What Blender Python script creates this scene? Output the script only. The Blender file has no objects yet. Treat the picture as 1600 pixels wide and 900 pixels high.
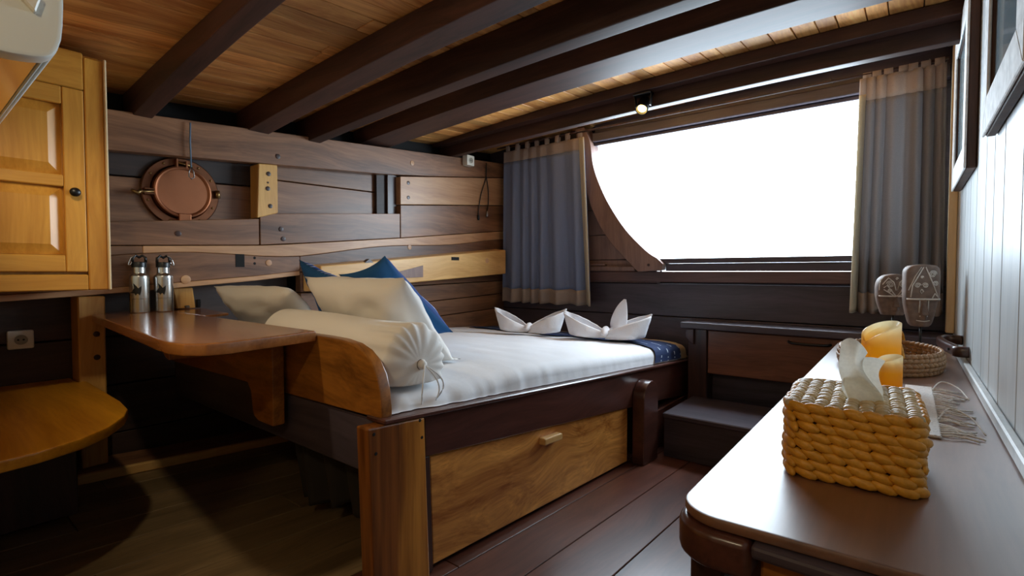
import bpy, bmesh, math, random
from mathutils import Vector, Matrix, noise, Euler
random.seed(7)
scene = bpy.context.scene
COL = scene.collection
R = math.radians

# ------------------------------------------------------------------ camera, sky, lamps, exposure
cam_d = bpy.data.cameras.new('camera'); cam = bpy.data.objects.new('camera', cam_d); COL.objects.link(cam)
cam.location = (0, 0, 0.8); cam.rotation_euler = (R(90 - 1.84), 0, R(38.48))
cam_d.sensor_width = 36; cam_d.lens = 780 / 1600 * 36; cam_d.clip_start = 0.02
scene.camera = cam

world = bpy.data.worlds.new('sky'); scene.world = world; world.use_nodes = True
bgn = world.node_tree.nodes['Background']
bgn.inputs[0].default_value = (0.72, 0.87, 1.0, 1); bgn.inputs[1].default_value = 24.0

pd = bpy.data.lights.new('window_portal', 'AREA'); pd.shape = 'RECTANGLE'; pd.size = 1.6; pd.size_y = 0.80
pd.cycles.is_portal = True
po = bpy.data.objects.new('window_portal', pd); COL.objects.link(po)
po.location = (-0.80, 2.90, 1.24); po.rotation_euler = (R(-90), 0, 0)

scene.view_settings.view_transform = 'Standard'; scene.view_settings.look = 'None'
scene.view_settings.gamma = 1.0; scene.view_settings.use_curve_mapping = False
scene.view_settings.exposure = -0.35
LAMP_W = 12.0

# ------------------------------------------------------------------ materials
def lin(c):
    return tuple(((v / 255) / 12.92 if v / 255 <= .04045 else ((v / 255 + .055) / 1.055) ** 2.4) for v in c)

def base_mat(name):
    m = bpy.data.materials.new(name); m.use_nodes = True
    nt = m.node_tree; return m, nt, nt.nodes['Principled BSDF']

def plain(name, rgb, rough=.5, metal=0, coat=0, var=0.0, emit=None, bump=0, bscale=60, trans=0, sss=0):
    m, nt, b = base_mat(name); c = lin(rgb)
    b.inputs['Base Color'].default_value = (*c, 1); b.inputs['Roughness'].default_value = rough
    b.inputs['Metallic'].default_value = metal; b.inputs['Coat Weight'].default_value = coat
    if trans: b.inputs['Transmission Weight'].default_value = trans
    if sss:
        b.inputs['Subsurface Weight'].default_value = sss; b.inputs['Subsurface Radius'].default_value = (.03, .02, .01); b.inputs['Subsurface Scale'].default_value = .6
    if emit:
        b.inputs['Emission Color'].default_value = (*lin(emit[0]), 1); b.inputs['Emission Strength'].default_value = emit[1]
    if var or bump:
        tc = nt.nodes.new('ShaderNodeTexCoord'); n = nt.nodes.new('ShaderNodeTexNoise'); n.inputs['Scale'].default_value = bscale; n.inputs['Detail'].default_value = 4
        nt.links.new(tc.outputs['Object'], n.inputs['Vector'])
        if var:
            r = nt.nodes.new('ShaderNodeValToRGB')
            r.color_ramp.elements[0].position = .3; r.color_ramp.elements[1].position = .7
            r.color_ramp.elements[0].color = (*[v * (1 - var) for v in c], 1); r.color_ramp.elements[1].color = (*[min(1, v * (1 + var)) for v in c], 1)
            nt.links.new(n.outputs['Fac'], r.inputs['Fac']); nt.links.new(r.outputs['Color'], b.inputs['Base Color'])
        if bump:
            bp = nt.nodes.new('ShaderNodeBump'); bp.inputs['Strength'].default_value = bump; bp.inputs['Distance'].default_value = .004
            nt.links.new(n.outputs['Fac'], bp.inputs['Height']); nt.links.new(bp.outputs['Normal'], b.inputs['Normal'])
    return m

def wood(name, dark, light, axis='y', rough=.4, coat=.15, scale=1.0, contrast=1.0, var=.25, knots=0.0, bump=.12, spec=.5, coat_rough=None):
    """grain running along the axis; every board gets its own offset and tone"""
    m, nt, b = base_mat(name); N = nt.nodes.new; L = nt.links.new
    tc = N('ShaderNodeTexCoord'); oi = N('ShaderNodeObjectInfo')
    off = N('ShaderNodeVectorMath'); off.operation = 'SCALE'; off.inputs[0].default_value = (13.7, 7.3, 21.1); L(oi.outputs['Random'], off.inputs['Scale'])
    add = N('ShaderNodeVectorMath'); add.operation = 'ADD'; L(tc.outputs['Object'], add.inputs[0]); L(off.outputs[0], add.inputs[1])
    # gentle warp so that the grain wanders
    wn = N('ShaderNodeTexNoise'); wn.inputs['Scale'].default_value = 2.2; wn.inputs['Detail'].default_value = 1; L(add.outputs[0], wn.inputs['Vector'])
    ws = N('ShaderNodeVectorMath'); ws.operation = 'SCALE'; ws.inputs['Scale'].default_value = .10 + knots * .35; L(wn.outputs['Color'], ws.inputs[0])
    ad2 = N('ShaderNodeVectorMath'); ad2.operation = 'ADD'; L(add.outputs[0], ad2.inputs[0]); L(ws.outputs[0], ad2.inputs[1])
    def grain(along, across, detail):
        mp = N('ShaderNodeMapping'); s = [across * scale] * 3; s['xyz'.index(axis)] = along * scale; mp.inputs['Scale'].default_value = s
        L(ad2.outputs[0], mp.inputs['Vector'])
        n = N('ShaderNodeTexNoise'); n.inputs['Scale'].default_value = 1; n.inputs['Detail'].default_value = detail; n.inputs['Roughness'].default_value = .6
        L(mp.outputs[0], n.inputs['Vector']); return n.outputs['Fac']
    g1 = grain(.9, 16, 3); g2 = grain(6, 150, 3)
    mx = N('ShaderNodeMix'); mx.data_type = 'FLOAT'; mx.inputs['Factor'].default_value = .32; L(g1, mx.inputs['A']); L(g2, mx.inputs['B'])
    rp = N('ShaderNodeValToRGB'); e = rp.color_ramp.elements; w = .17 / contrast
    e[0].position = .5 - w; e[1].position = .5 + w; e[0].color = (*lin(dark), 1); e[1].color = (*lin(light), 1)
    L(mx.outputs['Result'], rp.inputs['Fac'])
    mr = N('ShaderNodeMapRange'); mr.inputs['To Min'].default_value = 1 - var; mr.inputs['To Max'].default_value = 1 + var; L(oi.outputs['Random'], mr.inputs['Value'])
    hs = N('ShaderNodeHueSaturation'); L(mr.outputs['Result'], hs.inputs['Value']); L(rp.outputs['Color'], hs.inputs['Color'])
    L(hs.outputs['Color'], b.inputs['Base Color'])
    b.inputs['Roughness'].default_value = rough; b.inputs['Coat Weight'].default_value = coat; b.inputs['Coat Roughness'].default_value = coat_rough or rough * .6
    b.inputs['Specular IOR Level'].default_value = spec
    bp = N('ShaderNodeBump'); bp.inputs['Strength'].default_value = bump; bp.inputs['Distance'].default_value = .002
    L(mx.outputs['Result'], bp.inputs['Height']); L(bp.outputs['Normal'], b.inputs['Normal'])
    return m

M = {}
M['beam'] = wood('dark_beam_wood', (40, 24, 20), (84, 52, 42), 'x', .56, .08, bump=.04, spec=.4)
M['ceil'] = wood('ceiling_board_wood', (182, 114, 54), (242, 182, 108), 'y', .45, .1, 1, 1.35, .42)
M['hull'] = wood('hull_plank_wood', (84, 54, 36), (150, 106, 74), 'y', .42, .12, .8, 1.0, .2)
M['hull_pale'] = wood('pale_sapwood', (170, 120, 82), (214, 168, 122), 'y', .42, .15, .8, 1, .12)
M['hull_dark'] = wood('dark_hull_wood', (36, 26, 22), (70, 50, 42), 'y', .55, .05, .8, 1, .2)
M['blond'] = wood('blond_wood', (196, 144, 78), (232, 188, 120), 'y', .4, .2, .8, 1, .1)
M['blond_z'] = wood('blond_upright_wood', (196, 138, 66), (232, 182, 104), 'z', .4, .2, .8, 1, .1)
M['teak_z'] = wood('teak_upright_wood', (176, 112, 32), (224, 166, 70), 'z', .36, .2, .7, .9, .08)
M['teak_y'] = wood('teak_level_wood', (176, 112, 32), (224, 166, 70), 'y', .36, .2, .7, .9, .08)
M['teak_x'] = wood('teak_bench_wood', (176, 116, 18), (232, 168, 46), 'x', .32, .3, .7, .9, .08)
M['drawer'] = wood('knotty_drawer_wood', (142, 78, 24), (228, 160, 80), 'y', .36, .2, .8, 1.15, .05, knots=.8)
M['panel'] = wood('red_brown_panel_wood', (100, 58, 18), (176, 112, 44), 'x', .34, .25, .8, 1, .05, knots=.5)
M['desk'] = wood('desk_top_wood', (120, 70, 34), (176, 114, 62), 'x', .22, .5, .7, 1, .05)
M['dark_y'] = wood('dark_rail_wood', (48, 26, 20), (96, 56, 46), 'y', .32, .3, .8, 1, .1)
M['dark_x'] = wood('dark_cross_wood', (48, 42, 49), (84, 73, 82), 'x', .42, .2, .8, 1, .12)  # cool bluish cast of lens haze is mixed into this wood colour
M['dark_z'] = wood('dark_upright_wood', (42, 26, 22), (80, 50, 42), 'z', .4, .2, .8, 1, .12)
M['console'] = wood('console_drawer_wood', (88, 50, 34), (140, 88, 62), 'x', .36, .2, .8, 1, .05)
M['floor_worn'] = wood('worn_floor_wood', (92, 76, 52), (134, 112, 80), 'y', .5, .1, .8, 1, .15)
M['sill'] = wood('sill_wood', (70, 48, 46), (110, 80, 76), 'x', .4, .2, .8, 1, .05)
M['floor'] = wood('floor_board_wood', (58, 30, 22), (104, 62, 48), 'y', .3, .25, .8, 1, .2)
M['table'] = wood('side_table_wood', (84, 54, 38), (138, 94, 66), 'y', .44, 1.0, .6, 1, .05, bump=.03, spec=1.0, coat_rough=.40)
M['white_wall'] = wood('white_painted_board', (178, 186, 190), (216, 220, 220), 'z', .42, .1, .7, .8, .05)
M['cream_trim'] = wood('cream_corner_wood', (220, 190, 140), (240, 220, 180), 'z', .45, .1, .7, 1, .05)
M['frame_white'] = plain('distressed_white_paint', (236, 236, 234), .7, var=.2, bump=.6, bscale=38)
M['frame_brown'] = wood('frame_side_wood', (48, 28, 20), (96, 62, 46), 'z', .55, .05, 1, 1, .1)
M['white_plastic'] = plain('white_plastic', (226, 222, 208), .35)
M['ac_white'] = plain('air_conditioner_plastic', (226, 228, 220), .32)
M['ac_vane'] = plain('air_conditioner_vane', (214, 190, 150), .16, .75)  # tan tint carries the reflection of the cabinet wood on the vanes
M['black'] = plain('black_plastic', (16, 16, 17), .35)
M['black_hole'] = plain('dark_recess', (8, 7, 7), .8)
M['metal_grey'] = plain('grey_metal', (150, 150, 148), .35, 1)
M['steel'] = plain('brushed_steel', (200, 198, 194), .24, 1)
M['copper'] = plain('copper_cover', (158, 102, 72), .5, 1, var=.15, bscale=7)
M['copper_dark'] = plain('aged_copper_ring', (120, 78, 56), .42, 1, var=.25, bscale=14)
M['brass'] = plain('old_brass', (150, 120, 78), .4, 1)
M['sheet'] = plain('white_bed_linen', (232, 234, 238), .85, bump=.25, bscale=22)
M['pillow'] = plain('white_pillow_cotton', (232, 228, 222), .85, bump=.25, bscale=16)
M['towel'] = plain('white_towel_terry', (232, 230, 232), .95, bump=.35, bscale=160)
M['beige'] = plain('beige_cloth', (206, 190, 160), .9, bump=.2, bscale=60)
M['mat'] = plain('white_woven_mat', (226, 224, 220), .9, var=.12, bump=.8, bscale=220)
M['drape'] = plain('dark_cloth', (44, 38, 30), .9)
M['string'] = plain('blue_cord', (96, 118, 140), .6)
M['knee_grey'] = wood('grey_brown_frame_wood', (104, 78, 70), (146, 116, 104), 'z', .45, .15, .8, 1, .08)
M['mask_wood'] = plain('dark_carved_wood', (116, 96, 84), .6, var=.3, bump=.4, bscale=45)
M['mask_white'] = plain('whitewashed_carving', (212, 206, 198), .75, var=.1, bscale=50)
M['wicker'] = plain('wicker_strand', (214, 152, 44), .45, var=.22, bump=.4, bscale=90)
M['wicker_lit_top'] = plain('lit_top_wicker_strand', (206, 184, 140), .42, var=.2, bump=.4, bscale=90)  # paler for the box top: its reflected light is set into the colour
M['wicker_brown'] = plain('brown_wicker_strand', (158, 120, 80), .5, var=.25, bump=.4, bscale=90)
M['tissue'] = plain('tissue_paper', (240, 238, 230), .9, sss=.0)
M['bulb'] = plain('lamp_lens', (255, 220, 140), .3, emit=((255, 214, 120), 14))

def two_tone_post():
    m, nt, b = base_mat('two_tone_post_wood'); N = nt.nodes.new; L = nt.links.new
    src = M['panel'].node_tree
    tc = N('ShaderNodeTexCoord'); sp = N('ShaderNodeSeparateXYZ'); L(tc.outputs['Object'], sp.inputs[0])
    mp = N('ShaderNodeMapping'); mp.inputs['Scale'].default_value = (60, 60, 3); L(tc.outputs['Object'], mp.inputs['Vector'])
    n = N('ShaderNodeTexNoise'); n.inputs['Scale'].default_value = 1; n.inputs['Detail'].default_value = 4; L(mp.outputs[0], n.inputs['Vector'])
    def ramp(a, c):
        r = N('ShaderNodeValToRGB'); r.color_ramp.elements[0].position = .34; r.color_ramp.elements[1].position = .66
        r.color_ramp.elements[0].color = (*lin(a), 1); r.color_ramp.elements[1].color = (*lin(c), 1); L(n.outputs['Fac'], r.inputs['Fac']); return r
    ra = ramp((96, 52, 18), (142, 84, 34)); rb = ramp((150, 92, 30), (204, 138, 56))
    wob = N('ShaderNodeMath'); wob.operation = 'MULTIPLY_ADD'; wob.inputs[1].default_value = .03; L(n.outputs['Fac'], wob.inputs[0]); L(sp.outputs['Y'], wob.inputs[2])
    mr = N('ShaderNodeMapRange'); mr.inputs['From Min'].default_value = .008; mr.inputs['From Max'].default_value = .024; L(wob.outputs[0], mr.inputs['Value'])
    mx = N('ShaderNodeMix'); mx.data_type = 'RGBA'; L(mr.outputs['Result'], mx.inputs['Factor']); L(ra.outputs[0], mx.inputs['A']); L(rb.outputs[0], mx.inputs['B'])
    L(mx.outputs['Result'], b.inputs['Base Color']); b.inputs['Roughness'].default_value = .36; b.inputs['Coat Weight'].default_value = .2
    return m
M['post'] = two_tone_post()

def fabric(name, rgb, rough=.9, trans=.32):
    m, nt, b = base_mat(name); N = nt.nodes.new; L = nt.links.new; c = lin(rgb)
    tc = N('ShaderNodeTexCoord'); n = N('ShaderNodeTexNoise'); n.inputs['Scale'].default_value = 240; L(tc.outputs['Object'], n.inputs['Vector'])
    r = N('ShaderNodeValToRGB'); r.color_ramp.elements[0].color = (*[v * .86 for v in c], 1); r.color_ramp.elements[1].color = (*[min(1, v * 1.12) for v in c], 1); L(n.outputs['Fac'], r.inputs['Fac'])
    L(r.outputs[0], b.inputs['Base Color']); b.inputs['Roughness'].default_value = rough
    t = N('ShaderNodeBsdfTranslucent'); L(r.outputs[0], t.inputs['Color'])
    mx = N('ShaderNodeMixShader'); mx.inputs[0].default_value = trans; L(b.outputs[0], mx.inputs[1]); L(t.outputs[0], mx.inputs[2])
    L(mx.outputs[0], nt.nodes['Material Output'].inputs['Surface']); return m
M['curt_blue'] = fabric('blue_grey_curtain_cloth', (138, 152, 184))
M['curt_grey'] = fabric('grey_olive_curtain_cloth', (146, 142, 142))
M['curt_tan'] = fabric('tan_curtain_band', (180, 164, 152))
M['curt_cream'] = fabric('cream_curtain_lining', (214, 204, 180), trans=.35)
M['tissue'] = fabric('tissue_paper', (240, 238, 228), trans=.35)

def glass_mat():
    m = bpy.data.materials.new('thin_window_glass'); m.use_nodes = True; nt = m.node_tree; nt.nodes.clear(); N = nt.nodes.new
    o = N('ShaderNodeOutputMaterial'); t = N('ShaderNodeBsdfTransparent'); g = N('ShaderNodeBsdfGlossy'); g.inputs['Roughness'].default_value = .02
    mx = N('ShaderNodeMixShader'); mx.inputs[0].default_value = .05
    nt.links.new(t.outputs[0], mx.inputs[1]); nt.links.new(g.outputs[0], mx.inputs[2]); nt.links.new(mx.outputs[0], o.inputs[0]); return m
M['glass'] = glass_mat()

def ikat(name, base, stroke, sx, sy, width=.12, fill=.45, swap=False):
    """indigo cloth with short woven dashes in rows"""
    m, nt, b = base_mat(name); N = nt.nodes.new; L = nt.links.new
    tc = N('ShaderNodeTexCoord'); uv = N('ShaderNodeUVMap')
    mp = N('ShaderNodeMapping'); mp.inputs['Scale'].default_value = (sx, sy, 1); L(uv.outputs[0], mp.inputs['Vector'])
    if swap: mp.inputs['Rotation'].default_value = (0, 0, R(90)); mp.inputs['Scale'].default_value = (sy, sx, 1)
    sp = N('ShaderNodeSeparateXYZ'); L(mp.outputs[0], sp.inputs[0])
    def fr(o):
        f = N('ShaderNodeMath'); f.operation = 'FRACT'; L(o, f.inputs[0]); return f.outputs[0]
    def lt(o, v):
        f = N('ShaderNodeMath'); f.operation = 'LESS_THAN'; L(o, f.inputs[0]); f.inputs[1].default_value = v; return f.outputs[0]
    fl = N('ShaderNodeMath'); fl.operation = 'FLOOR'; L(sp.outputs['X'], fl.inputs[0])
    sh = N('ShaderNodeMath'); sh.operation = 'MULTIPLY_ADD'; sh.inputs[1].default_value = .37; L(fl.outputs[0], sh.inputs[0]); L(sp.outputs['Y'], sh.inputs[2])
    a = lt(fr(sp.outputs['X']), width); c = lt(fr(sh.outputs[0]), fill)
    mu = N('ShaderNodeMath'); mu.operation = 'MULTIPLY'; L(a, mu.inputs[0]); L(c, mu.inputs[1])
    nz = N('ShaderNodeTexNoise'); nz.inputs['Scale'].default_value = 90; L(tc.outputs['Object'], nz.inputs['Vector'])
    m2 = N('ShaderNodeMath'); m2.operation = 'MULTIPLY'; L(mu.outputs[0], m2.inputs[0]); L(nz.outputs['Fac'], m2.inputs[1])
    m3 = N('ShaderNodeMath'); m3.operation = 'MULTIPLY'; m3.inputs[1].default_value = 1.5; m3.use_clamp = True; L(m2.outputs[0], m3.inputs[0])
    mx = N('ShaderNodeMix'); mx.data_type = 'RGBA'; L(m3.outputs[0], mx.inputs['Factor']); mx.inputs['A'].default_value = (*lin(base), 1); mx.inputs['B'].default_value = (*lin(stroke), 1)
    L(mx.outputs['Result'], b.inputs['Base Color']); b.inputs['Roughness'].default_value = .85; return m
M['runner'] = ikat('indigo_runner_cloth', (16, 40, 84), (190, 205, 220), 4, 7, .13, .42, True)
M['cushion'] = ikat('indigo_striped_cushion_cloth', (24, 62, 124), (170, 186, 225), 12, 1.5, .32, .85)
M['cushion_back'] = plain('plain_blue_cushion_cloth', (24, 84, 138), .85, bump=.2, bscale=40)

def candle_mat(name, z0, z1):
    m, nt, b = base_mat(name); N = nt.nodes.new; L = nt.links.new
    tc = N('ShaderNodeTexCoord'); sp = N('ShaderNodeSeparateXYZ'); L(tc.outputs['Object'], sp.inputs[0])
    mr = N('ShaderNodeMapRange'); mr.inputs['From Min'].default_value = z0; mr.inputs['From Max'].default_value = z1; L(sp.outputs['Z'], mr.inputs['Value'])
    r = N('ShaderNodeValToRGB'); e = r.color_ramp.elements; e[0].position = .1; e[1].position = .92; e[0].color = (*lin((255, 184, 16)), 1); e[1].color = (*lin((250, 242, 216)), 1)
    x = e.new(.62); x.color = (*lin((255, 204, 70)), 1); L(mr.outputs['Result'], r.inputs['Fac'])
    L(r.outputs[0], b.inputs['Base Color']); b.inputs['Roughness'].default_value = .3
    t = N('ShaderNodeBsdfTranslucent'); L(r.outputs[0], t.inputs['Color'])
    mx = N('ShaderNodeMixShader'); mx.inputs[0].default_value = .7; L(b.outputs[0], mx.inputs[1]); L(t.outputs[0], mx.inputs[2])
    L(mx.outputs[0], nt.nodes['Material Output'].inputs['Surface']); return m

# ------------------------------------------------------------------ mesh helpers (all coordinates are world metres)
def wloc(o):
    v = Vector((0, 0, 0))
    while o is not None:
        v += o.location; o = o.parent
    return v

def mk(name, bm, mat, parent=None, smooth=False, tri=False):
    """one mesh object; vertices are given in the world and stored relative to the parent (or to the mesh's own base)"""
    bmesh.ops.recalc_face_normals(bm, faces=bm.faces)
    me = bpy.data.meshes.new(name)
    o = bpy.data.objects.new(name, me); COL.objects.link(o)
    xs = [v.co for v in bm.verts]
    lo = Vector((min(v.x for v in xs), min(v.y for v in xs), min(v.z for v in xs)))
    hi = Vector((max(v.x for v in xs), max(v.y for v in xs), max(v.z for v in xs)))
    base = Vector(((lo.x + hi.x) / 2, (lo.y + hi.y) / 2, lo.z))
    bmesh.ops.translate(bm, verts=bm.verts, vec=-base)
    if smooth:
        for f in bm.faces: f.smooth = True
    bm.to_mesh(me); bm.free()
    if smooth == 'auto':
        me.set_sharp_from_angle(angle=R(35)); wm = o.modifiers.new('weighted_normals', 'WEIGHTED_NORMAL'); wm.keep_sharp = True
    for x in (mat if isinstance(mat, (list, tuple)) else [mat]): me.materials.append(x)
    if parent is not None:
        o.parent = parent; o.location = base - wloc(parent)
    else:
        o.location = base
    return o

def tag(o, label=None, cat=None, group=None, kind=None):
    if label: o['label'] = label
    if cat: o['category'] = cat
    if group: o['group'] = group
    if kind: o['kind'] = kind
    return o

def thing(name, loc, label=None, cat=None, group=None, kind=None):
    o = bpy.data.objects.new(name, None); o.empty_display_size = .05; COL.objects.link(o); o.location = loc
    return tag(o, label, cat, group, kind)

def bev(bm, w, seg=2, ang=30):
    es = [e for e in bm.edges if len(e.link_faces) == 2 and e.calc_face_angle(0) > R(ang)]
    if w > 0 and es: bmesh.ops.bevel(bm, geom=es, offset=w, segments=seg, affect='EDGES', clamp_overlap=True, profile=.5)
    return bm

def hexa(p, w=.003, seg=1):
    """8 corners: bottom ring then top ring"""
    bm = bmesh.new(); v = [bm.verts.new(q) for q in p]
    for f in ((3, 2, 1, 0), (4, 5, 6, 7), (0, 1, 5, 4), (1, 2, 6, 5), (2, 3, 7, 6), (3, 0, 4, 7)): bm.faces.new([v[i] for i in f])
    bm.normal_update(); return bev(bm, w, seg)

def boxm(x0, x1, y0, y1, z0, z1, w=.003, seg=1):
    return hexa([(x0, y0, z0), (x1, y0, z0), (x1, y1, z0), (x0, y1, z0), (x0, y0, z1), (x1, y0, z1), (x1, y1, z1), (x0, y1, z1)], w, seg)

def prism(pts, vec, w=.003, seg=1, ang=50):
    """closed polygon extruded by vec"""
    bm = bmesh.new(); a = [bm.verts.new(p) for p in pts]; vec = Vector(vec); b = [bm.verts.new(Vector(p) + vec) for p in pts]
    bm.faces.new(a); bm.faces.new(b[::-1]); n = len(pts)
    for i in range(n): bm.faces.new((a[i], b[i], b[(i + 1) % n], a[(i + 1) % n]))
    bmesh.ops.recalc_face_normals(bm, faces=bm.faces); bm.normal_update(); return bev(bm, w, seg, ang)

def frame_of(d):
    d = Vector(d).normalized(); h = Vector((0, 0, 1)) if abs(d.z) < .9 else Vector((1, 0, 0)); s = d.cross(h).normalized(); return d, s, s.cross(d)

def tube(pts, rad, n=10, bm=None, cap=True, sect=None):
    bm = bm or bmesh.new(); pts = [Vector(p) for p in pts]; rings = []
    for i, p in enumerate(pts):
        d = pts[min(i + 1, len(pts) - 1)] - pts[max(i - 1, 0)]; _, s, t = frame_of(d)
        r = rad[i] if isinstance(rad, (list, tuple)) else rad
        rings.append([bm.verts.new(p + (s * math.cos(2 * math.pi * k / n) + t * math.sin(2 * math.pi * k / n)) * r) for k in range(n)])
    for a, b in zip(rings, rings[1:]):
        for k in range(n): bm.faces.new((a[k], a[(k + 1) % n], b[(k + 1) % n], b[k]))
    if cap: bm.faces.new(rings[0][::-1]); bm.faces.new(rings[-1])
    return bm

def lathe(profile, center, axis=(0, 0, 1), n=32, bm=None):
    """profile of (radius, height) along an axis"""
    bm = bm or bmesh.new(); d, s, t = frame_of(axis); c = Vector(center); rings = []
    for r, h in profile:
        if r < 1e-5: rings.append([bm.verts.new(c + d * h)])
        else: rings.append([bm.verts.new(c + d * h + (s * math.cos(2 * math.pi * k / n) + t * math.sin(2 * math.pi * k / n)) * r) for k in range(n)])
    for a, b in zip(rings, rings[1:]):
        if len(a) == 1 and len(b) == 1: continue
        for k in range(n):
            k2 = (k + 1) % n
            if len(a) == 1: bm.faces.new((a[0], b[k], b[k2]))
            elif len(b) == 1: bm.faces.new((a[k], a[k2], b[0]))
            else: bm.faces.new((a[k], a[k2], b[k2], b[k]))
    return bm

def ellipsoid(bm, c, d, L, r, r2=None, n=8, m=6):
    d, s, t = frame_of(d); c = Vector(c); r2 = r2 or r; rings = []
    for i in range(m + 1):
        a = math.pi * i / m
        if i in (0, m): rings.append([bm.verts.new(c - d * L * math.cos(a))])
        else: rings.append([bm.verts.new(c - d * L * math.cos(a) + (s * math.cos(2 * math.pi * k / n) * r + t * math.sin(2 * math.pi * k / n) * r2) * math.sin(a)) for k in range(n)])
    for a, b in zip(rings, rings[1:]):
        for k in range(n):
            k2 = (k + 1) % n
            if len(a) == 1: bm.faces.new((a[0], b[k2], b[k]))
            elif len(b) == 1: bm.faces.new((a[k], a[k2], b[0]))
            else: bm.faces.new((a[k], a[k2], b[k2], b[k]))

def sheet(fn, nu, nv, thick=0.0, uv=True, mats=None):
    """grid surface fn(u, v) with optional thickness"""
    bm = bmesh.new(); g = [[bm.verts.new(fn(i / nu, j / nv)) for j in range(nv + 1)] for i in range(nu + 1)]
    ul = bm.loops.layers.uv.new('UVMap') if uv else None
    for i in range(nu):
        for j in range(nv):
            f = bm.faces.new((g[i][j], g[i + 1][j], g[i + 1][j + 1], g[i][j + 1]))
            if uv:
                for l, (a, b) in zip(f.loops, ((i, j), (i + 1, j), (i + 1, j + 1), (i, j + 1))): l[ul].uv = (a / nu, b / nv)
    if thick:
        bm.normal_update(); bmesh.ops.solidify(bm, geom=bm.faces[:], thickness=thick)
    return bm

def arc(cx, cy, r, a0, a1, n):
    return [(cx + r * math.cos(R(a0 + (a1 - a0) * i / n)), cy + r * math.sin(R(a0 + (a1 - a0) * i / n))) for i in range(n + 1)]

def plug(parent, p, axis, r, mat, name='wood_plug', d=.003):
    return mk(name, lathe([(0, -.004), (r, -.004), (r, d - .0008), (r * .85, d), (0, d)], p, axis, 14), mat, parent, 'auto')

def copy_tree(o, loc, label=None, group=None):
    c = o.copy(); COL.objects.link(c); c.location = loc
    if label: c['label'] = label
    if group: c['group'] = group
    for ch in list(o.children):
        d = ch.copy(); COL.objects.link(d); d.parent = c
        for g in list(ch.children):
            e = g.copy(); COL.objects.link(e); e.parent = d
    return c

# ------------------------------------------------------------------ room geometry functions
XH, XR, YW = -2.30, 0.15, 2.80        # inner hull face, right wall, window wall
def zfl(y): return .0895 - .0613 * y                                  # sheer of the cabin sole
def camber(x): return 1 - ((x + .3) / 2) ** 2
def zc(x, y): return 1.455 + .079 * y + .07 * camber(x)               # underside of the deck boards
def lerp_line(pts):
    def f(y):
        for (a, za), (b, zb) in zip(pts, pts[1:]):
            if y <= b or (b, zb) == pts[-1]: return za + (zb - za) * (y - a) / (b - a)
    return f
L0 = lerp_line([(.51, 1.396), (2.78, 1.580)])
L1 = lerp_line([(.51, 1.243), (1.86, 1.351), (2.78, 1.475)])
LrA = lerp_line([(.518, .987), (1.046, 1.041)])
LrB = lerp_line([(1.075, 1.067), (1.858, 1.138)])
L2 = lerp_line([(1.858, 1.186), (2.783, 1.278)])
L3 = lerp_line([(.5, .895), (1.1, .922), (1.86, .995), (2.8, 1.095)])
L4 = lerp_line([(.0, .690), (.513, .718), (1.1, .765), (1.3, .79), (2.8, .86)])

def yz_board(parent, top, bot, y0, y1, x, depth, mat, n=6, name='plank', g=.0025):
    ys = [y0 + (y1 - y0) * i / n for i in range(n + 1)]; ys[0] += g; ys[-1] -= g
    pts = [(x, y, bot(y) + g) for y in ys] + [(x, y, top(y) - g) for y in reversed(ys)]
    return mk(name, prism(pts, (-depth, 0, 0), .002, 1), mat, parent)

# ------------------------------------------------------------------ floor
fl = thing('floor', (0, 0, 0), 'dark reddish brown plank floor of the cabin', kind='structure')
x = -2.42
while x < XR:
    w = .150 if x < -1.2 else random.choice([.15, .17, .19]); x1 = min(x + w, XR)
    cuts = [-1.25, random.uniform(.2, 1.9), 2.8]
    for a, b in zip(cuts, cuts[1:]):
        p = []
        for zz in (-.04, 0):
            p += [(x + .0015, a + .001, zfl(a) + zz), (x1 - .0015, a + .001, zfl(a) + zz), (x1 - .0015, b - .001, zfl(b) + zz), (x + .0015, b - .001, zfl(b) + zz)]
        mk('floor_plank', hexa(p, .0015), M['floor'] if x > -1.22 else M['floor_worn'], fl)
    x = x1
p = []
for zz in (-.06, -.041):
    p += [(-2.6, -1.3, zfl(-1.3) + zz), (.3, -1.3, zfl(-1.3) + zz), (.3, 2.9, zfl(2.9) + zz), (-2.6, 2.9, zfl(2.9) + zz)]
mk('subfloor', hexa(p, 0), M['black_hole'], fl)
# raised margin board by the hull with a pale worn edge
p = []
for zz in (.001, .03):
    p += [(-2.42, -.04, zfl(-.04) + zz), (-2.24, -.04, zfl(-.04) + zz), (-2.24, 1.2, zfl(1.2) + zz), (-2.42, 1.2, zfl(1.2) + zz)]
mk('margin_plank', hexa(p, .003), M['hull'], fl)
p = []
for zz in (.001, .034):
    p += [(-2.24, -.04, zfl(-.04) + zz), (-2.218, -.04, zfl(-.04) + zz), (-2.218, 1.2, zfl(1.2) + zz), (-2.24, 1.2, zfl(1.2) + zz)]
mk('margin_edge', hexa(p, .003), M['blond'], fl)

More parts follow.
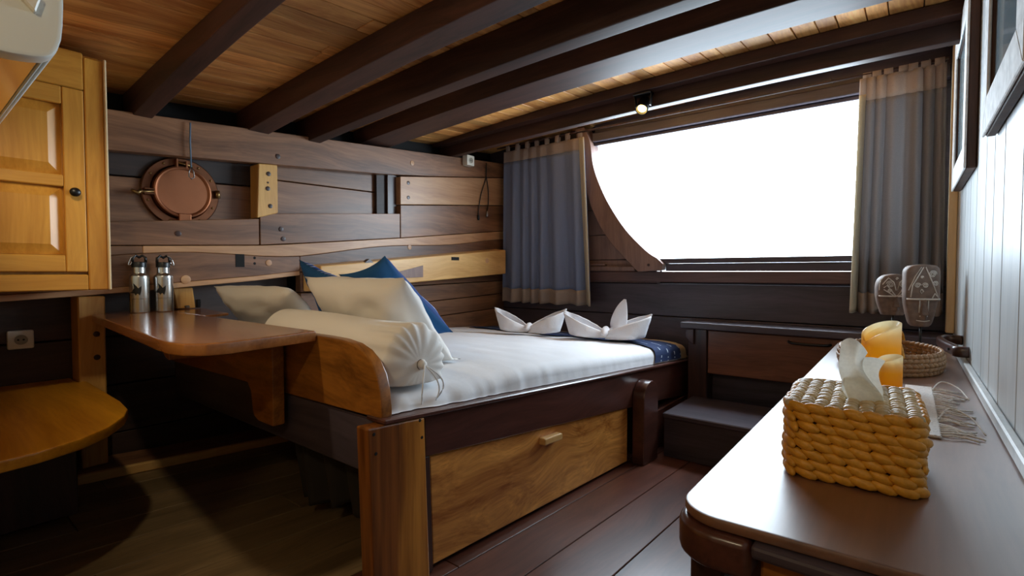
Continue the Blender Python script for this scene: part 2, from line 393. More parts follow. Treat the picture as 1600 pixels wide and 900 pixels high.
# ------------------------------------------------------------------ ceiling with deck boards and beams
ce = thing('ceiling', (0, 0, 1.5), 'low cambered deck ceiling of golden boards over dark beams', kind='structure')
x = -2.56
while x < .26:
    w = random.choice([.062, .075, .085, .095]); x1 = x + w
    c0 = random.uniform(.9, 2.1); cuts = [-1.3, c0, 2.92]
    for a, b in zip(cuts, cuts[1:]):
        p = []
        for zz in (random.uniform(0, .003), .03):
            p += [(x + .0018, a + .001, zc(x, a) + zz), (x1 - .0018, a + .001, zc(x1, a) + zz), (x1 - .0018, b - .001, zc(x1, b) + zz), (x + .0018, b - .001, zc(x, b) + zz)]
        mk('ceiling_plank', hexa(p, .0015), M['ceil'], ce)
    x = x1
p = []
for zz in (.031, .06):
    p += [(-2.7, -1.35, zc(-2.6, -1.35) + zz + .01), (.3, -1.35, zc(-.3, -1.35) + zz + .01), (.3, 3.0, zc(-.3, 3) + zz + .01), (-2.7, 3.0, zc(-2.6, 3) + zz + .01)]
mk('deck_cover', hexa(p, 0), M['black_hole'], ce)

def beam(y0, y1, zh, dz, mat=None, x0=-2.42, x1=.15, top=None, name='ceiling_beam', n=14):
    """cambered deck beam"""
    bm = bmesh.new(); rows = []
    for i in range(n + 1):
        x = x0 + (x1 - x0) * i / n; zb = zh + dz * camber(x)
        zt = zc(x, (y0 + y1) / 2) - .002 if top is None else top + dz * camber(x)
        rows.append([bm.verts.new(q) for q in ((x, y0, zb), (x, y1, zb), (x, y1, zt), (x, y0, zt))])
    for a, b in zip(rows, rows[1:]):
        for k in range(4): bm.faces.new((a[k], a[(k + 1) % 4], b[(k + 1) % 4], b[k]))
    bm.faces.new(rows[0]); bm.faces.new(rows[-1][::-1]); bmesh.ops.recalc_face_normals(bm, faces=bm.faces); bm.normal_update()
    return mk(name, bev(bm, .005, 2, 50), mat or M['beam'], ce, 'auto')
beam(-.30, -.24, 1.36, .137)
beam(.598, .662, 1.392, .137)
beam(1.019, 1.112, 1.428, .092)
beam(1.302, 1.366, 1.438, .064)
beam(1.632, 1.802, 1.505, .065)
beam(2.276, 2.322, 1.540, .044)
beam(2.215, 2.275, 1.605, .042, name='beam_ledger')

# ------------------------------------------------------------------ hull wall on the left
wl = thing('wall_left', (XH, 1.4, 0), 'brown plank hull wall with long sheer lines', kind='structure')
yz_board(wl, L0, L1, -.05, 2.8, XH, .05, M['hull'], 8)                                   # top strake
yz_board(wl, LrA, L3, -.05, 1.062, XH, .05, M['hull'], 4)
yz_board(wl, LrB, L3, 1.062, 1.86, XH, .05, M['hull'], 4)
yz_board(wl, L2, L3, 1.86, 2.8, XH, .05, M['hull'], 3)
yz_board(wl, L1, L2, 1.86, 2.8, XH, .05, M['hull_pale'], 3)
def Ls(y): return L3(y) - .028 - .030 * max(0, min(1, (y - .75) / .5)) - .008 * math.sin(y * 6.3) - .01 * math.sin(y * 2.2 + 1)
yz_board(wl, L3, Ls, .62, 2.8, XH, .05, M['hull_pale'], 24, g=.0006)
yz_board(wl, L3, lambda y: Ls(y), -.05, .62, XH, .05, M['hull'], 4, g=.0006)
def Lb(y): return L4(y) + .022
yz_board(wl, Ls, Lb, -.05, 1.25, XH, .05, M['hull'], 24, g=.0006)
yz_board(wl, Lb, L4, -.05, 1.25, XH, .05, M['hull_pale'], 6, g=.0006)
yz_board(wl, Ls, lambda y: .80 + .085 * (y - 1.25), 1.25, 2.8, XH, .05, M['hull'], 24, g=.0006)
z_a = lambda y: .80 + .085 * (y - 1.25)
z_b = lambda y: .70 + .05 * (y - 1.25) * .5
z_c = lambda y: .585 + .04 * (y - 1.25)
z_d = lambda y: .49 + .036 * (y - 1.25)
for t, b in ((z_a, z_b), (z_b, z_c), (z_c, z_d), (z_d, lambda y: .30)):
    yz_board(wl, t, b, 1.25, 2.8, XH, .05, M['hull'], 3)
# recess behind the porthole and the niche: outer hull planks
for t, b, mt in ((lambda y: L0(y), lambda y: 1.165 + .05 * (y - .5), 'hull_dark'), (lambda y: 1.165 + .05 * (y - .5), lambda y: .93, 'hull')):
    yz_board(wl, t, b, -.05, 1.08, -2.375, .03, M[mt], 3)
for t, b in ((lambda y: L0(y), lambda y: 1.235 + .02 * (y - 1)), (lambda y: 1.235 + .02 * (y - 1), lambda y: 1.0)):
    yz_board(wl, t, b, 1.08, 1.90, -2.375, .03, M['hull'], 3)
mk('niche_cheek', boxm(-2.372, -2.335, 1.798, 1.858, 1.10, 1.36, .002), M['dark_z'], wl)
mk('niche_cheek', boxm(-2.372, -2.352, 1.735, 1.798, 1.09, 1.36, .002), M['hull_dark'], wl)
# hull behind desk and bench, set back, and the black gap under the deck
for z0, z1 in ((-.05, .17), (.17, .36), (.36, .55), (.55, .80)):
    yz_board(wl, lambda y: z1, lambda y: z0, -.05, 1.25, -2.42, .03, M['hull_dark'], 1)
mk('shaded_gap_back', boxm(-2.47, -2.43, -.05, 2.85, 1.30, 1.72, 0), M['black_hole'], wl)  # black colour stands for the shade in the gap under the deck
mk('hull_shell', boxm(-2.56, -2.475, -.1, 2.9, -.15, 1.75, 0), M['black_hole'], wl)
for (y, z) in ((.739, .954), (1.16, 1.0), (1.17, .955), (1.92, 1.32), (1.92, 1.235), (1.15, 1.335)):
    plug(wl, (XH, y, z), (1, 0, 0), .011, M['dark_z'])
for (y, z) in ((.763, .769), (1.926, .945), (1.10, .842), (1.95, 1.44)):
    plug(wl, (XH, y, z), (1, 0, 0), .018 if y < 1 else .014, M['hull_pale'])
mk('mortise_slot', boxm(XH - .004, XH + .0015, .956, .993, .822, .878, 0), M['black_hole'], wl)
for z in (.863, .838): plug(wl, (XH, 1.037, z), (1, 0, 0), .006, M['black_hole'], 'drill_hole', .001)
# blond blocks of the hull frames
rb = thing('frame_block', (-2.34, 1.095, 1.06), 'short blond upright block with four dark plugs between porthole and niche', 'wood block')
mk('block', hexa([(-2.372, 1.055, 1.042), (-2.285, 1.045, 1.042), (-2.285, 1.140, 1.072), (-2.372, 1.140, 1.072), (-2.372, 1.055, 1.285), (-2.285, 1.055, 1.285), (-2.285, 1.140, 1.292), (-2.372, 1.140, 1.292)], .003), M['blond_z'], rb)
for y, z, r in ((1.098, 1.245, .010), (1.095, 1.205, .004), (1.094, 1.178, .010), (1.104, 1.100, .010)): plug(rb, (-2.285, y, z), (1, 0, 0), r, M['dark_z'])
kb = thing('frame_block', (-2.36, .768, .648), 'small slanted blond block on the desk behind the bottles', 'wood block')
mk('block', hexa([(-2.415, .733, .649), (-2.335, .742, .649), (-2.335, .810, .649), (-2.415, .80, .649), (-2.415, .722, .735), (-2.335, .728, .735), (-2.335, .800, .735), (-2.415, .79, .735)], .003), M['blond_z'], kb)
mk('bracket_clip', boxm(-2.337, -2.325, .768, .785, .650, .662, .003), M['metal_grey'], kb)
mk('bracket_clip', boxm(-2.35, -2.33, .812, .828, .650, .685, .003), M['black'], kb)
fp = thing('hull_post', (-2.36, .46, zfl(.46) + .03), 'blond upright hull post with dark plugs at the desk corner', 'post')
mk('post_body', hexa([(-2.415, .425, zfl(.46) + .032), (-2.305, .425, zfl(.46) + .032), (-2.305, .50, zfl(.46) + .032), (-2.415, .50, zfl(.46) + .032), (-2.415, .425, .712), (-2.305, .425, .712), (-2.305, .503, .712), (-2.415, .503, .712)], .004), M['blond_z'], fp)
for z in (.575, .49): plug(fp, (-2.305, .475, z), (1, 0, 0), .010, M['dark_z'])

# headboard stringer of blond wood along the bed
hb = thing('headboard_beam', (-2.24, 1.98, .78), 'long blond timber rail on the hull behind the pillows', 'headboard')
def hz(y): return .826 + .0885 * (y - 1.263)
def hzb(y): return .715 + .057 * (y - 1.433)
mk('rail_body', hexa([(-2.298, 1.263, hzb(1.263)), (-2.20, 1.30, hzb(1.30)), (-2.20, 2.70, hzb(2.7)), (-2.298, 2.70, hzb(2.7)), (-2.298, 1.263, hz(1.263) + .006), (-2.20, 1.30, hz(1.30)), (-2.20, 2.70, hz(2.7)), (-2.298, 2.70, hz(2.7) + .01)], .006, 2), M['blond'], hb)
mk('grey_patch', hexa([(-2.205, 1.76, .765), (-2.197, 1.76, .765), (-2.197, 1.94, .77), (-2.205, 1.94, .77), (-2.205, 1.76, .80), (-2.197, 1.76, .80), (-2.197, 1.94, .838), (-2.205, 1.94, .838)], .001), M['knee_grey'], hb)
mk('finger_slot', boxm(-2.21, -2.1975, 2.17, 2.235, .872, .892, 0), M['black_hole'], hb)
mk('notch', prism([(-2.1985, 1.545, .8465), (-2.1985, 1.60, .8495), (-2.1985, 1.575, .868)], (-.03, 0, 0), 0), M['dark_z'], hb)
for y, z in ((1.527, .785), (2.50, .875)):
    mk('wood_plug', lathe([(.0, .0), (.017, 0), (.017, .0012), (0, .0012)], (-2.20, y, z), (1, 0, 0), 18), M['hull_pale'], hb)

# ------------------------------------------------------------------ window wall
wb = thing('wall_back', (-1.1, YW, 0), 'dark horizontal planks around the wide window', kind='structure')
CURVE = [(-1.60, 1.70), (-1.556, 1.60), (-1.535, 1.46), (-1.49, 1.335), (-1.42, 1.20), (-1.315, 1.05), (-1.19, .925), (-1.12, .878)]   # jamb edge, x over z
def curve_x(z):
    for (xa, za), (xb, zb) in zip(CURVE, CURVE[1:]):
        if zb <= z <= za: return xa + (xb - xa) * (za - z) / (za - zb)
    return CURVE[-1][0] if z < .878 else CURVE[0][0]
zs = [-.14, .12, .33, .545, .735]
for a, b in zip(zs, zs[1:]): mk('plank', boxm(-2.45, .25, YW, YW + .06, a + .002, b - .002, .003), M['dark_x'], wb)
zs = [.735, .875, 1.03, 1.19, 1.36, 1.53, 1.72]
for a, b in zip(zs, zs[1:]):
    st = [a + .002 + (b - a - .004) * i / 4 for i in range(5)]
    pts = [(-2.45, YW, st[0]), *[(curve_x(z) - .03, YW, z) for z in st], (-2.45, YW, st[-1])]
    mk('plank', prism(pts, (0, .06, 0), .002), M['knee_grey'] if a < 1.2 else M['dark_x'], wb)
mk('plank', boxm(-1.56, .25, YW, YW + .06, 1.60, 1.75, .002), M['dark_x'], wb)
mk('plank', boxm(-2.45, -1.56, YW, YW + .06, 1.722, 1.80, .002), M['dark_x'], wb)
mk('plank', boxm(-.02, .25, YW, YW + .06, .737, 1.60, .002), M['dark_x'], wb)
mk('ledge', boxm(-1.60, -1.27, YW - .035, YW, .805, .835, .004), M['knee_grey'], wb)
mk('ledge', boxm(-1.60, -1.47, YW - .028, YW, .838, .856, .004), M['knee_grey'], wb)

for a, b, c, d in ((-2.6, .3, -.2, .78), (-2.6, .3, 1.62, 1.95), (-.012, .3, .78, 1.62)): mk('wall_backing', boxm(a, b, YW + .062, YW + .10, c, d, 0), M['black_hole'], wb)  # unseen black boards added to stop light leaking between the planks
st = [.78 + .84 * i / 12 for i in range(13)]
mk('wall_backing', prism([(-2.6, YW + .062, .78)] + [(curve_x(z) - .025, YW + .062, z) for z in st] + [(-2.6, YW + .062, 1.62)], (0, .012, 0), 0), M['black_hole'], wb)
wn = thing('window_1', (-.8, YW, .735), 'wide window with a curved wooden left jamb and blown-out sky', kind='structure')
inner = CURVE[:]
outer = [(-1.665, 1.70), (-1.645, 1.60), (-1.615, 1.42), (-1.545, 1.20), (-1.43, 1.0), (-1.235, .80)]
def smooth_line(pts, n=5):
    out = []
    for i in range(len(pts) - 1):
        p0 = pts[max(i - 1, 0)]; p1 = pts[i]; p2 = pts[i + 1]; p3 = pts[min(i + 2, len(pts) - 1)]
        for k in range(n):
            t = k / n
            out.append(tuple(.5 * ((2 * b) + (c - a) * t + (2 * a - 5 * b + 4 * c - d) * t * t + (3 * b - a - 3 * c + d) * t ** 3) for a, b, c, d in zip(p0, p1, p2, p3)))
    return out + [tuple(pts[-1])]
pts = [(x, YW - .07, z) for x, z in smooth_line(inner)] + [(-1.085, YW - .07, .845), (-1.09, YW - .07, .81)] + [(x, YW - .07, z) for x, z in reversed(smooth_line(outer))]
mk('curved_jamb', prism(pts, (0, .10, 0), .004, 2, 40), M['knee_grey'], wn, 'auto')
for x, z in ((-1.60, 1.52), (-1.585, 1.36), (-1.17, .84)): plug(wn, (x, YW - .07, z), (0, -1, 0), .008, M['dark_z'])
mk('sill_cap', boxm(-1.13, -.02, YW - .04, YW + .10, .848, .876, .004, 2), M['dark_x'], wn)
mk('sill_apron', boxm(-1.60, .12, YW - .03, YW - .001, .742, .803, .004), M['sill'], wn)
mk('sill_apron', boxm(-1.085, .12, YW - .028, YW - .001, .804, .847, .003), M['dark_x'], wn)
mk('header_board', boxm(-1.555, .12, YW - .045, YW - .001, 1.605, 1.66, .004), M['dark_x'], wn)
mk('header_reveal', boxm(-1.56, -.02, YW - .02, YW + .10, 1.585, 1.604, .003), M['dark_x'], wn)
mk('pane', prism([(x, YW + .075, z) for x, z in smooth_line([(a - .02, b) for a, b in inner[1:]])] + [(-.02, YW + .075, .87), (-.02, YW + .075, 1.60)], (0, .004, 0), 0), M['glass'], wn)
rod = thing('curtain_rod', (-.8, YW - .06, 1.66), 'thin dark curtain rod under the deck above the window', 'rod')
mk('rod', tube([(-2.30, YW - .075, 1.672), (.11, YW - .075, 1.672)], .006, 10), M['dark_z'], rod, True)
for x in (-2.0, -1.0, -.3, .05): mk('rod_hook', tube([(x, YW - .075, 1.672), (x, YW - .05, 1.69), (x, YW - .002, 1.69)], .003, 6), M['metal_grey'], rod, True)

# ------------------------------------------------------------------ right wall, near walls
wr = thing('wall_right', (XR, 1, 0), 'white painted vertical board wall', kind='structure')
y = -1.25; i = 0
while y < 2.79:
    y1 = min(y + random.choice([.16, .19, .22]), 2.8)
    mk('white_plank', boxm(XR, XR + .03, y + .002, y1 - .002, -.05, 1.80, .003), M['white_wall'], wr); y = y1
mk('wall_backing', boxm(XR + .031, XR + .08, -1.3, 2.9, -.1, 1.85, 0), M['black_hole'], wr)
mk('corner_post', boxm(XR - .028, XR - .001, 2.70, 2.755, .55, 1.72, .003), M['cream_trim'], wr)
mk('table_batten', boxm(XR - .016, XR - .001, .30, 2.52, .502, .527, .003), M['white_wall'], wr)
wf = thing('wall_front', (-1.6, -.05, 0), 'wood plank partition behind the bench', kind='structure')
for a, b in zip([-2.56, -2.2, -1.84, -1.48, -1.12], [-2.2, -1.84, -1.48, -1.12, -.76]):
    mk('plank', boxm(a + .001, b - .001, -.09, -.05, -.05, 1.62, .003), M['teak_z'], wf)
wf2 = thing('wall_entry', (-.3, -1.2, 0), 'wood plank partitions behind the photographer', kind='structure')
mk('plank', boxm(-.80, -.76, -1.25, -.05, -.05, 1.62, .003), M['teak_z'], wf2)
mk('plank', boxm(-.80, .25, -1.29, -1.25, -.05, 1.62, .003), M['teak_z'], wf2)

# ------------------------------------------------------------------ bed
RT = lambda y: .465 - .0678 * (y - .701)            # rail top
RB = lambda y: .340 - .1080 * (y - .825)            # rail lower edge
bed = thing('double_bed', (-1.6, 1.7, zfl(1.7)), 'built-in wooden double bed frame with dark rail and knotty drawer front', 'bed')
def rail_piece(x0, x1, y0, y1, top, bot, mat, name, n=6, w=.004):
    ys = [y0 + (y1 - y0) * i / n for i in range(n + 1)]
    return mk(name, prism([(x0, y, bot(y)) for y in ys] + [(x0, y, top(y)) for y in reversed(ys)], (x1 - x0, 0, 0), w), mat, bed)
rail_piece(-.972, -.930, .822, 2.736, lambda y: RT(y) - .012, lambda y: max(RB(y), .13), M['dark_y'], 'side_rail')
rail_piece(-.990, -.918, .695, 2.74, lambda y: RT(y), lambda y: RT(y) - .012, M['dark_y'], 'rail_cap', 6, .003)
post = mk('corner_post', hexa([(-.965, .664, zfl(.66) + .001), (-.921, .664, zfl(.66) + .001), (-.921, .830, zfl(.83) + .001), (-.965, .830, zfl(.83) + .001), (-.965, .651, RT(.651) - .013), (-.921, .651, RT(.651) - .013), (-.921, .815, RT(.815) - .013), (-.965, .815, RT(.815) - .013)], .004, 2), M['post'], bed)
for y, z in ((.667, .44), (.672, .395), (.806, .397), (.80, .44)): plug(post, (-.921, y, z), (1, 0, 0), .004, M['black_hole'], 'nail_hole', .001)
mk('drawer_stile', hexa([(-.962, .832, zfl(.84) + .002), (-.932, .832, zfl(.84) + .002), (-.932, .852, zfl(.85) + .002), (-.962, .852, zfl(.85) + .002), (-.962, .824, RB(.824)), (-.932, .824, RB(.824)), (-.932, .842, RB(.842)), (-.962, .842, RB(.842))], .002), M['dark_z'], bed)
dr = mk('drawer_front', hexa([(-.975, .857, zfl(.857) + .012), (-.940, .857, zfl(.857) + .012), (-.940, 1.985, zfl(1.985) + .012), (-.975, 1.985, zfl(1.985) + .012), (-.975, .848, RB(.848) - .004), (-.940, .848, RB(.848) - .004), (-.940, 1.985, RB(1.985) - .002), (-.975, 1.985, RB(1.985) - .002)], .003), M['drawer'], bed)
mk('handle', hexa([(-.941, 1.325, .232), (-.915, 1.325, .234), (-.915, 1.43, .228), (-.941, 1.43, .226), (-.941, 1.325, .256), (-.915, 1.325, .256), (-.915, 1.43, .250), (-.941, 1.43, .250)], .004, 2), M['blond'], dr)
mk('toe_rail', hexa([(-.99, .85, zfl(.85) + .001), (-.955, .85, zfl(.85) + .001), (-.955, 2.1, zfl(2.1) + .001), (-.99, 2.1, zfl(2.1) + .001), (-.99, .85, zfl(.85) + .011), (-.955, .85, zfl(.85) + .011), (-.955, 2.1, zfl(2.1) + .011), (-.99, 2.1, zfl(2.1) + .011)], 0), M['dark_y'], bed)
# round-headed cleat at the foot of the rail
arcp = [(-.928, 2.005 + .155 * (1 - math.cos(R(a))) / 2, .245 + .078 * math.sin(R(a))) for a in range(0, 181, 15)]
cl = [(-.928, 2.005, zfl(2.0) + .002)] + arcp + [(-.928, 2.16, zfl(2.16) + .002)]
mk('rounded_cleat', prism(cl, (.055, 0, 0), .006, 2, 40), M['dark_y'], bed, 'auto')
rail_piece(-.972, -.932, 2.165, 2.736, lambda y: .135, lambda y: zfl(y) + .002, M['dark_y'], 'foot_panel')
# head panel with a rounded upper corner
hp = [(-2.28, .600), (-1.30, .634), (-1.165, .634), (-1.10, .632), (-1.05, .626), (-1.01, .613), (-.978, .592), (-.955, .560), (-.943, .525), (-.938, .480), (-.938, .462), (-1.0, .461), (-1.45, .455), (-2.28, .448)]
mk('head_panel', prism([(x, .700, z) for x, z in hp], (0, .032, 0), .005, 2, 50), M['panel'], bed, 'auto')
mk('head_rail', boxm(-2.28, -.97, .71, .74, .315, .452, .004), M['dark_x'], bed)
mk('bed_base', hexa([(-2.28, .745, .438), (-.975, .745, .438), (-.975, 2.735, .305), (-2.28, 2.735, .305), (-2.28, .745, .455), (-.975, .745, .455), (-.975, 2.735, .322), (-2.28, 2.735, .322)], .002), M['dark_y'], bed)
mk('inner_bulkhead', boxm(-2.28, -.98, 1.30, 1.33, zfl(1.3) + .001, .40, 0), M['hull_dark'], bed)

# mattress with fitted sheet, gathered along the open side
def MT(y):
    k = max(0, min(1, (y - .80) / .55)); return RT(y) + .046 + .037 * k * k * (3 - 2 * k)
NP = 30
def mat_profile(t, y):
    """t 0..1 from the hull side over the top and down the open side"""
    if t < .55:
        x = -2.285 + (1.285) * (t / .55); z = MT(y)
        z += .004 * noise.noise((x * 5, y * 4, 0)) - .010 * max(0, min(1, (x + 1.15) / .15)) ** 2
        z += .006 * abs(noise.noise((x * 3 + y * 2, y * 5 - x * 2, 5))) + .003 * noise.noise((x * 14, y * 11, 8))
    elif t < .78:
        a = (t - .55) / .23 * math.pi / 2; x = -1.0 + .050 * math.sin(a); z = MT(y) - .010 - .045 * (1 - math.cos(a))
    else:
        k = (t - .78) / .22; x = -.950 + .004 * k; z = MT(y) - .055 - .027 * k
    if t > .5:
        k = min(1, (t - .5) / .3); amp = .0085 * k * max(.15, 1 - (y - .74) / .9)
        fold = 1.5 * noise.noise((y * 17, .3, 2)) + 1.0 * noise.noise((y * 41, 1.3, 2)); x += amp * fold; z += amp * .45 * fold
    return x, z
def mat_fn(u, v):
    # v along the bed with rounded ends
    e = .06; L = 2.0; s = v * (L + .14) - .07
    if s < 0: y = .738; dz = s
    elif s > L: y = .738 + L; dz = L - s
    else: y = .738 + s; dz = 0
    yy = min(max(y, .738), 2.732)
    x, z = mat_profile(u, yy)
    d0 = min(max(s, 0), max(L - s, 0))
    z -= (.03 * max(0, 1 - d0 / .05) ** 2)
    return (x, yy, max(z + dz, RT(yy) + .002))
mt = mk('mattress', sheet(mat_fn, 56, 150), M['sheet'], None, True); tag(mt, 'mattress under a white gathered fitted sheet on the wooden bed', 'mattress')
# close the underside
def cloth_over(y_left, y_right, off, x0=-2.25):
    """band of cloth across the bed between two slanted edges"""
    def f(u, v):
        t = .012 + u * (.985 - .012); yl = y_left(u); yr = y_right(u); y = yl + (yr - yl) * v
        x, z = mat_profile(t, y); return (x + off * (1.0 if t > .6 else 0), y, max(z, RT(y) + .004) + off * (1.2 if t < .72 else .6))
    return f
rn = mk('bed_runner', sheet(cloth_over(lambda u: 2.37 - .10 * u, lambda u: 2.635, .006), 60, 16), M['runner'], None, True)
tag(rn, 'indigo blue bed runner with white woven dashes across the foot of the bed', 'bed runner')
bl = mk('blanket_edge', sheet(cloth_over(lambda u: 2.60, lambda u: 2.728, .003), 60, 8), M['beige'], None, True)
tag(bl, 'narrow beige blanket edge at the foot of the bed beyond the runner', 'blanket')

# dark cloth under the head of the bed
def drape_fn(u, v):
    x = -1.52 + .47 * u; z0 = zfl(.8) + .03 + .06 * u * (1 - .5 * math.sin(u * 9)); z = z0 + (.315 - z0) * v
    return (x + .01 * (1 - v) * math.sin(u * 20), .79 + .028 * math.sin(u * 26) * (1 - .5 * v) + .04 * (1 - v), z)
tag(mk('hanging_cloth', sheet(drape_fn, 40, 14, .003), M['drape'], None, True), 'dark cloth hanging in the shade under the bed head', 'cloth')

# ------------------------------------------------------------------ pillows, bolster, cushions
def pillow(name, c, w, h, t, rot, mat, label, group=None, seed=0, mat2=None, pinch=.07, wr=.012):
    """c centre, rot Euler degrees; local x width, y thickness, z height"""
    Mx = Matrix.Translation(c) @ Euler([R(a) for a in rot]).to_matrix().to_4x4()
    bm = bmesh.new(); n = 26; ul = bm.loops.layers.uv.new('UVMap')
    for side in (1, -1):
        g = []
        for i in range(n + 1):
            row = []
            for j in range(n + 1):
                u = -1 + 2 * i / n; v = -1 + 2 * j / n
                ex = (1 - abs(u) ** 3.0) ** .5 * (1 - abs(v) ** 3.0) ** .5
                x = u * w / 2 * (1 - pinch * (1 - v * v) * abs(u) ** 2); z = v * h / 2 * (1 - pinch * (1 - u * u) * abs(v) ** 2)
                y = side * t / 2 * ex
                edge = 1 - max(abs(u), abs(v)) ** 6
                y += edge * wr * (noise.noise((u * 1.8 + seed, v * 1.8, side * 3)) + .6 * noise.noise((u * 4 + seed, v * 4, side * 5 + seed)))
                q = Mx @ Vector((x, y, z)); q.z = max(q.z, MT(q.y) + .011); row.append(bm.verts.new(q))
            g.append(row)
        for i in range(n):
            for j in range(n):
                q = (g[i][j], g[i + 1][j], g[i + 1][j + 1], g[i][j + 1]); ids = ((i, j), (i + 1, j), (i + 1, j + 1), (i, j + 1))
                if side > 0: q = q[::-1]; ids = ids[::-1]
                f = bm.faces.new(q); f.material_index = 1 if (mat2 and side < 0) else 0
                for l, (a, b) in zip(f.loops, ids): l[ul].uv = (a / n, b / n)
    bmesh.ops.remove_doubles(bm, verts=bm.verts, dist=.0006)
    o = mk(name, bm, [mat, mat2] if mat2 else mat, None, True)
    return tag(o, label, 'cushion' if mat2 else 'pillow', group)
def mz(y): return MT(y)
pillow('pillow', (-1.405, 1.045, .622), .54, .40, .13, (36, 0, 0), M['pillow'], 'large white pillow leaning over the bolster at the bed head', 'white pillows at the bed head', 3, None, .05, .02)
pillow('pillow', (-1.98, .955, .640), .58, .27, .12, (42, 0, 2), M['pillow'], 'white pillow lying low behind the desk, next to the hull', 'white pillows at the bed head', 9)
pillow('cushion', (-1.47, 1.165, .685), .28, .38, .085, (42, -13, 0), M['cushion'], 'indigo striped cushion peeking out to the right behind the large white pillow', 'blue cushions at the bed head', 5, M['cushion_back'], .10)
pillow('cushion', (-1.80, 1.130, .668), .30, .36, .085, (33, 14, 0), M['cushion'], 'indigo cushion standing between the two white pillows', 'blue cushions at the bed head', 8, M['cushion_back'], .10)
bo = thing('bolster', (-1.5, .845, MT(.845)), 'white bolster pillow with a gathered drawstring end along the head panel', 'bolster')
def bol_fn(u, v):
    # u along the axis from the tied end towards the hull, v around
    ax0 = Vector((-.990, .856, .562)); ax1 = Vector((-1.67, .862, .585))
    if u < .25: k = u / .25; r = .014 + .088 * math.sin(k * math.pi / 2) ** .8; s = -.015 + .05 * (1 - math.cos(k * math.pi / 2)) * .9
    else: k = (u - .25) / .75; r = .102 - .012 * k; s = .030 + .97 * k
    a = 2 * math.pi * v
    if u < .42:
        f = (1 - u / .42); r *= 1 + .085 * f * math.sin(a * 17 + 2 * math.sin(3 * a)) * (.4 + .6 * min(1, u / .1))
    r *= 1 + .05 * noise.noise((u * 5, math.cos(a) * 1.6, math.sin(a) * 1.6))
    if math.sin(a) < -.55: r *= .97
    p = ax0.lerp(ax1, s); yy = p.y + r * math.cos(a); return (p.x, yy, max(p.z + r * math.sin(a), MT(yy) + .009))
bm = sheet(bol_fn, 70, 130); bmesh.ops.remove_doubles(bm, verts=bm.verts, dist=.0004)
mk('bolster_body', bm, M['pillow'], bo, True)
mk('tie_knot', lathe([(0, .012), (.010, .008), (.014, 0), (.010, -.008), (0, -.012)], (-.976, .856, .562), (1, 0, 0), 12), M['pillow'], bo, True)
for k, (dy, dz, sw) in enumerate(((.02, -.115, .02), (-.012, -.105, -.02), (.030, -.10, .03))):
    mk('drawstring', tube([(-.965 + .02 * math.sin(math.pi * t / 12), .856 + dy * t / 12 + sw * math.sin(math.pi * t / 12), .562 + dz * t / 12) for t in range(13)], .0022, 6), M['sheet'], bo, True)

# ------------------------------------------------------------------ folded towels
def towel(center, ang, scale, label, kind):
    t = thing('folded_towel', center, label, 'towel', 'folded towels on the bed runner')
    A = Matrix.Translation(center) @ Matrix.Rotation(R(ang), 4, 'Z')
    def wing(sgn, L, W, h0, h1, yaw, name):
        B = A @ Matrix.Rotation(R(yaw), 4, 'Z')
        def f(u, v):
            sv = (v - .5) * 2; a = abs(sv); sg = 1 if sv > 0 else -1
            w = W * (.22 + .78 * math.sin(math.pi * min(u * .62, .5))) * (1 - u ** 5) ** .8 + .004
            hw = (h0 + (h1 - h0) * u ** 1.3) * (1.12 if sg > 0 else 1)
            k = max(0, (a - .35) / .65); y = w * sg * min(1, a / .45) ** .8 * (1 - .42 * k * k * (1 - .5 * u)); z = .004 + hw * k ** .85 + .012 * u * u
            x = sgn * (L * u + .30 * z * u * u - .06 * k * (1 - u) * u) + .004 * noise.noise((u * 7, v * 6, sgn * 3))
            return B @ Vector((x * scale, (y + .004 * noise.noise((u * 6, v * 7, 1))) * scale, z * scale))
        return mk(name, sheet(f, 24, 28, .006), M['towel'], t, True)
    def petal(L, W, yaw, tilt, name, x0=0):
        B = A @ Matrix.Rotation(R(yaw), 4, 'Z')
        def f(u, v):
            w = W * 2.1 * (u + .05) ** .5 * (1.0 - .96 * u); s = (v - .5) * 2
            y = .035 + .03 * s * s * (1 - u) + .10 * u * math.cos(R(tilt)); x = x0 + w * s + .035 * u * u; z = .03 + L * u * math.sin(R(tilt)) + .008 * math.sin(s * 4 + u * 5) * (1 - u)
            return B @ Vector((x * scale, y * scale, z * scale))
        return mk(name, sheet(f, 16, 14, .008), M['towel'], t, True)
    wing(-1, .175, .075, .030, .115 if kind == 1 else .10, -4, 'wing'); wing(1, .175, .075, .030, .115 if kind == 1 else .095, 4, 'wing')
    if kind == 2: petal(.165, .042, -14, 72, 'fold', .040)
    bm = bmesh.new(); ellipsoid(bm, A @ Vector((0, -.01 * scale, .035 * scale)), A.to_3x3() @ Vector((0, 1, .2)), .055 * scale, .020 * scale, .022 * scale, 12, 8)
    mk('knot', bm, M['towel'], t, True)
towel((-1.66, 2.24, MT(2.24) + .017), 24, .95, 'white towel folded as a bow beside the hull end of the runner', 1)
towel((-1.225, 2.32, MT(2.32) + .017), 20, 1.08, 'white towel folded as a bow with one upright ear near the rail', 2)

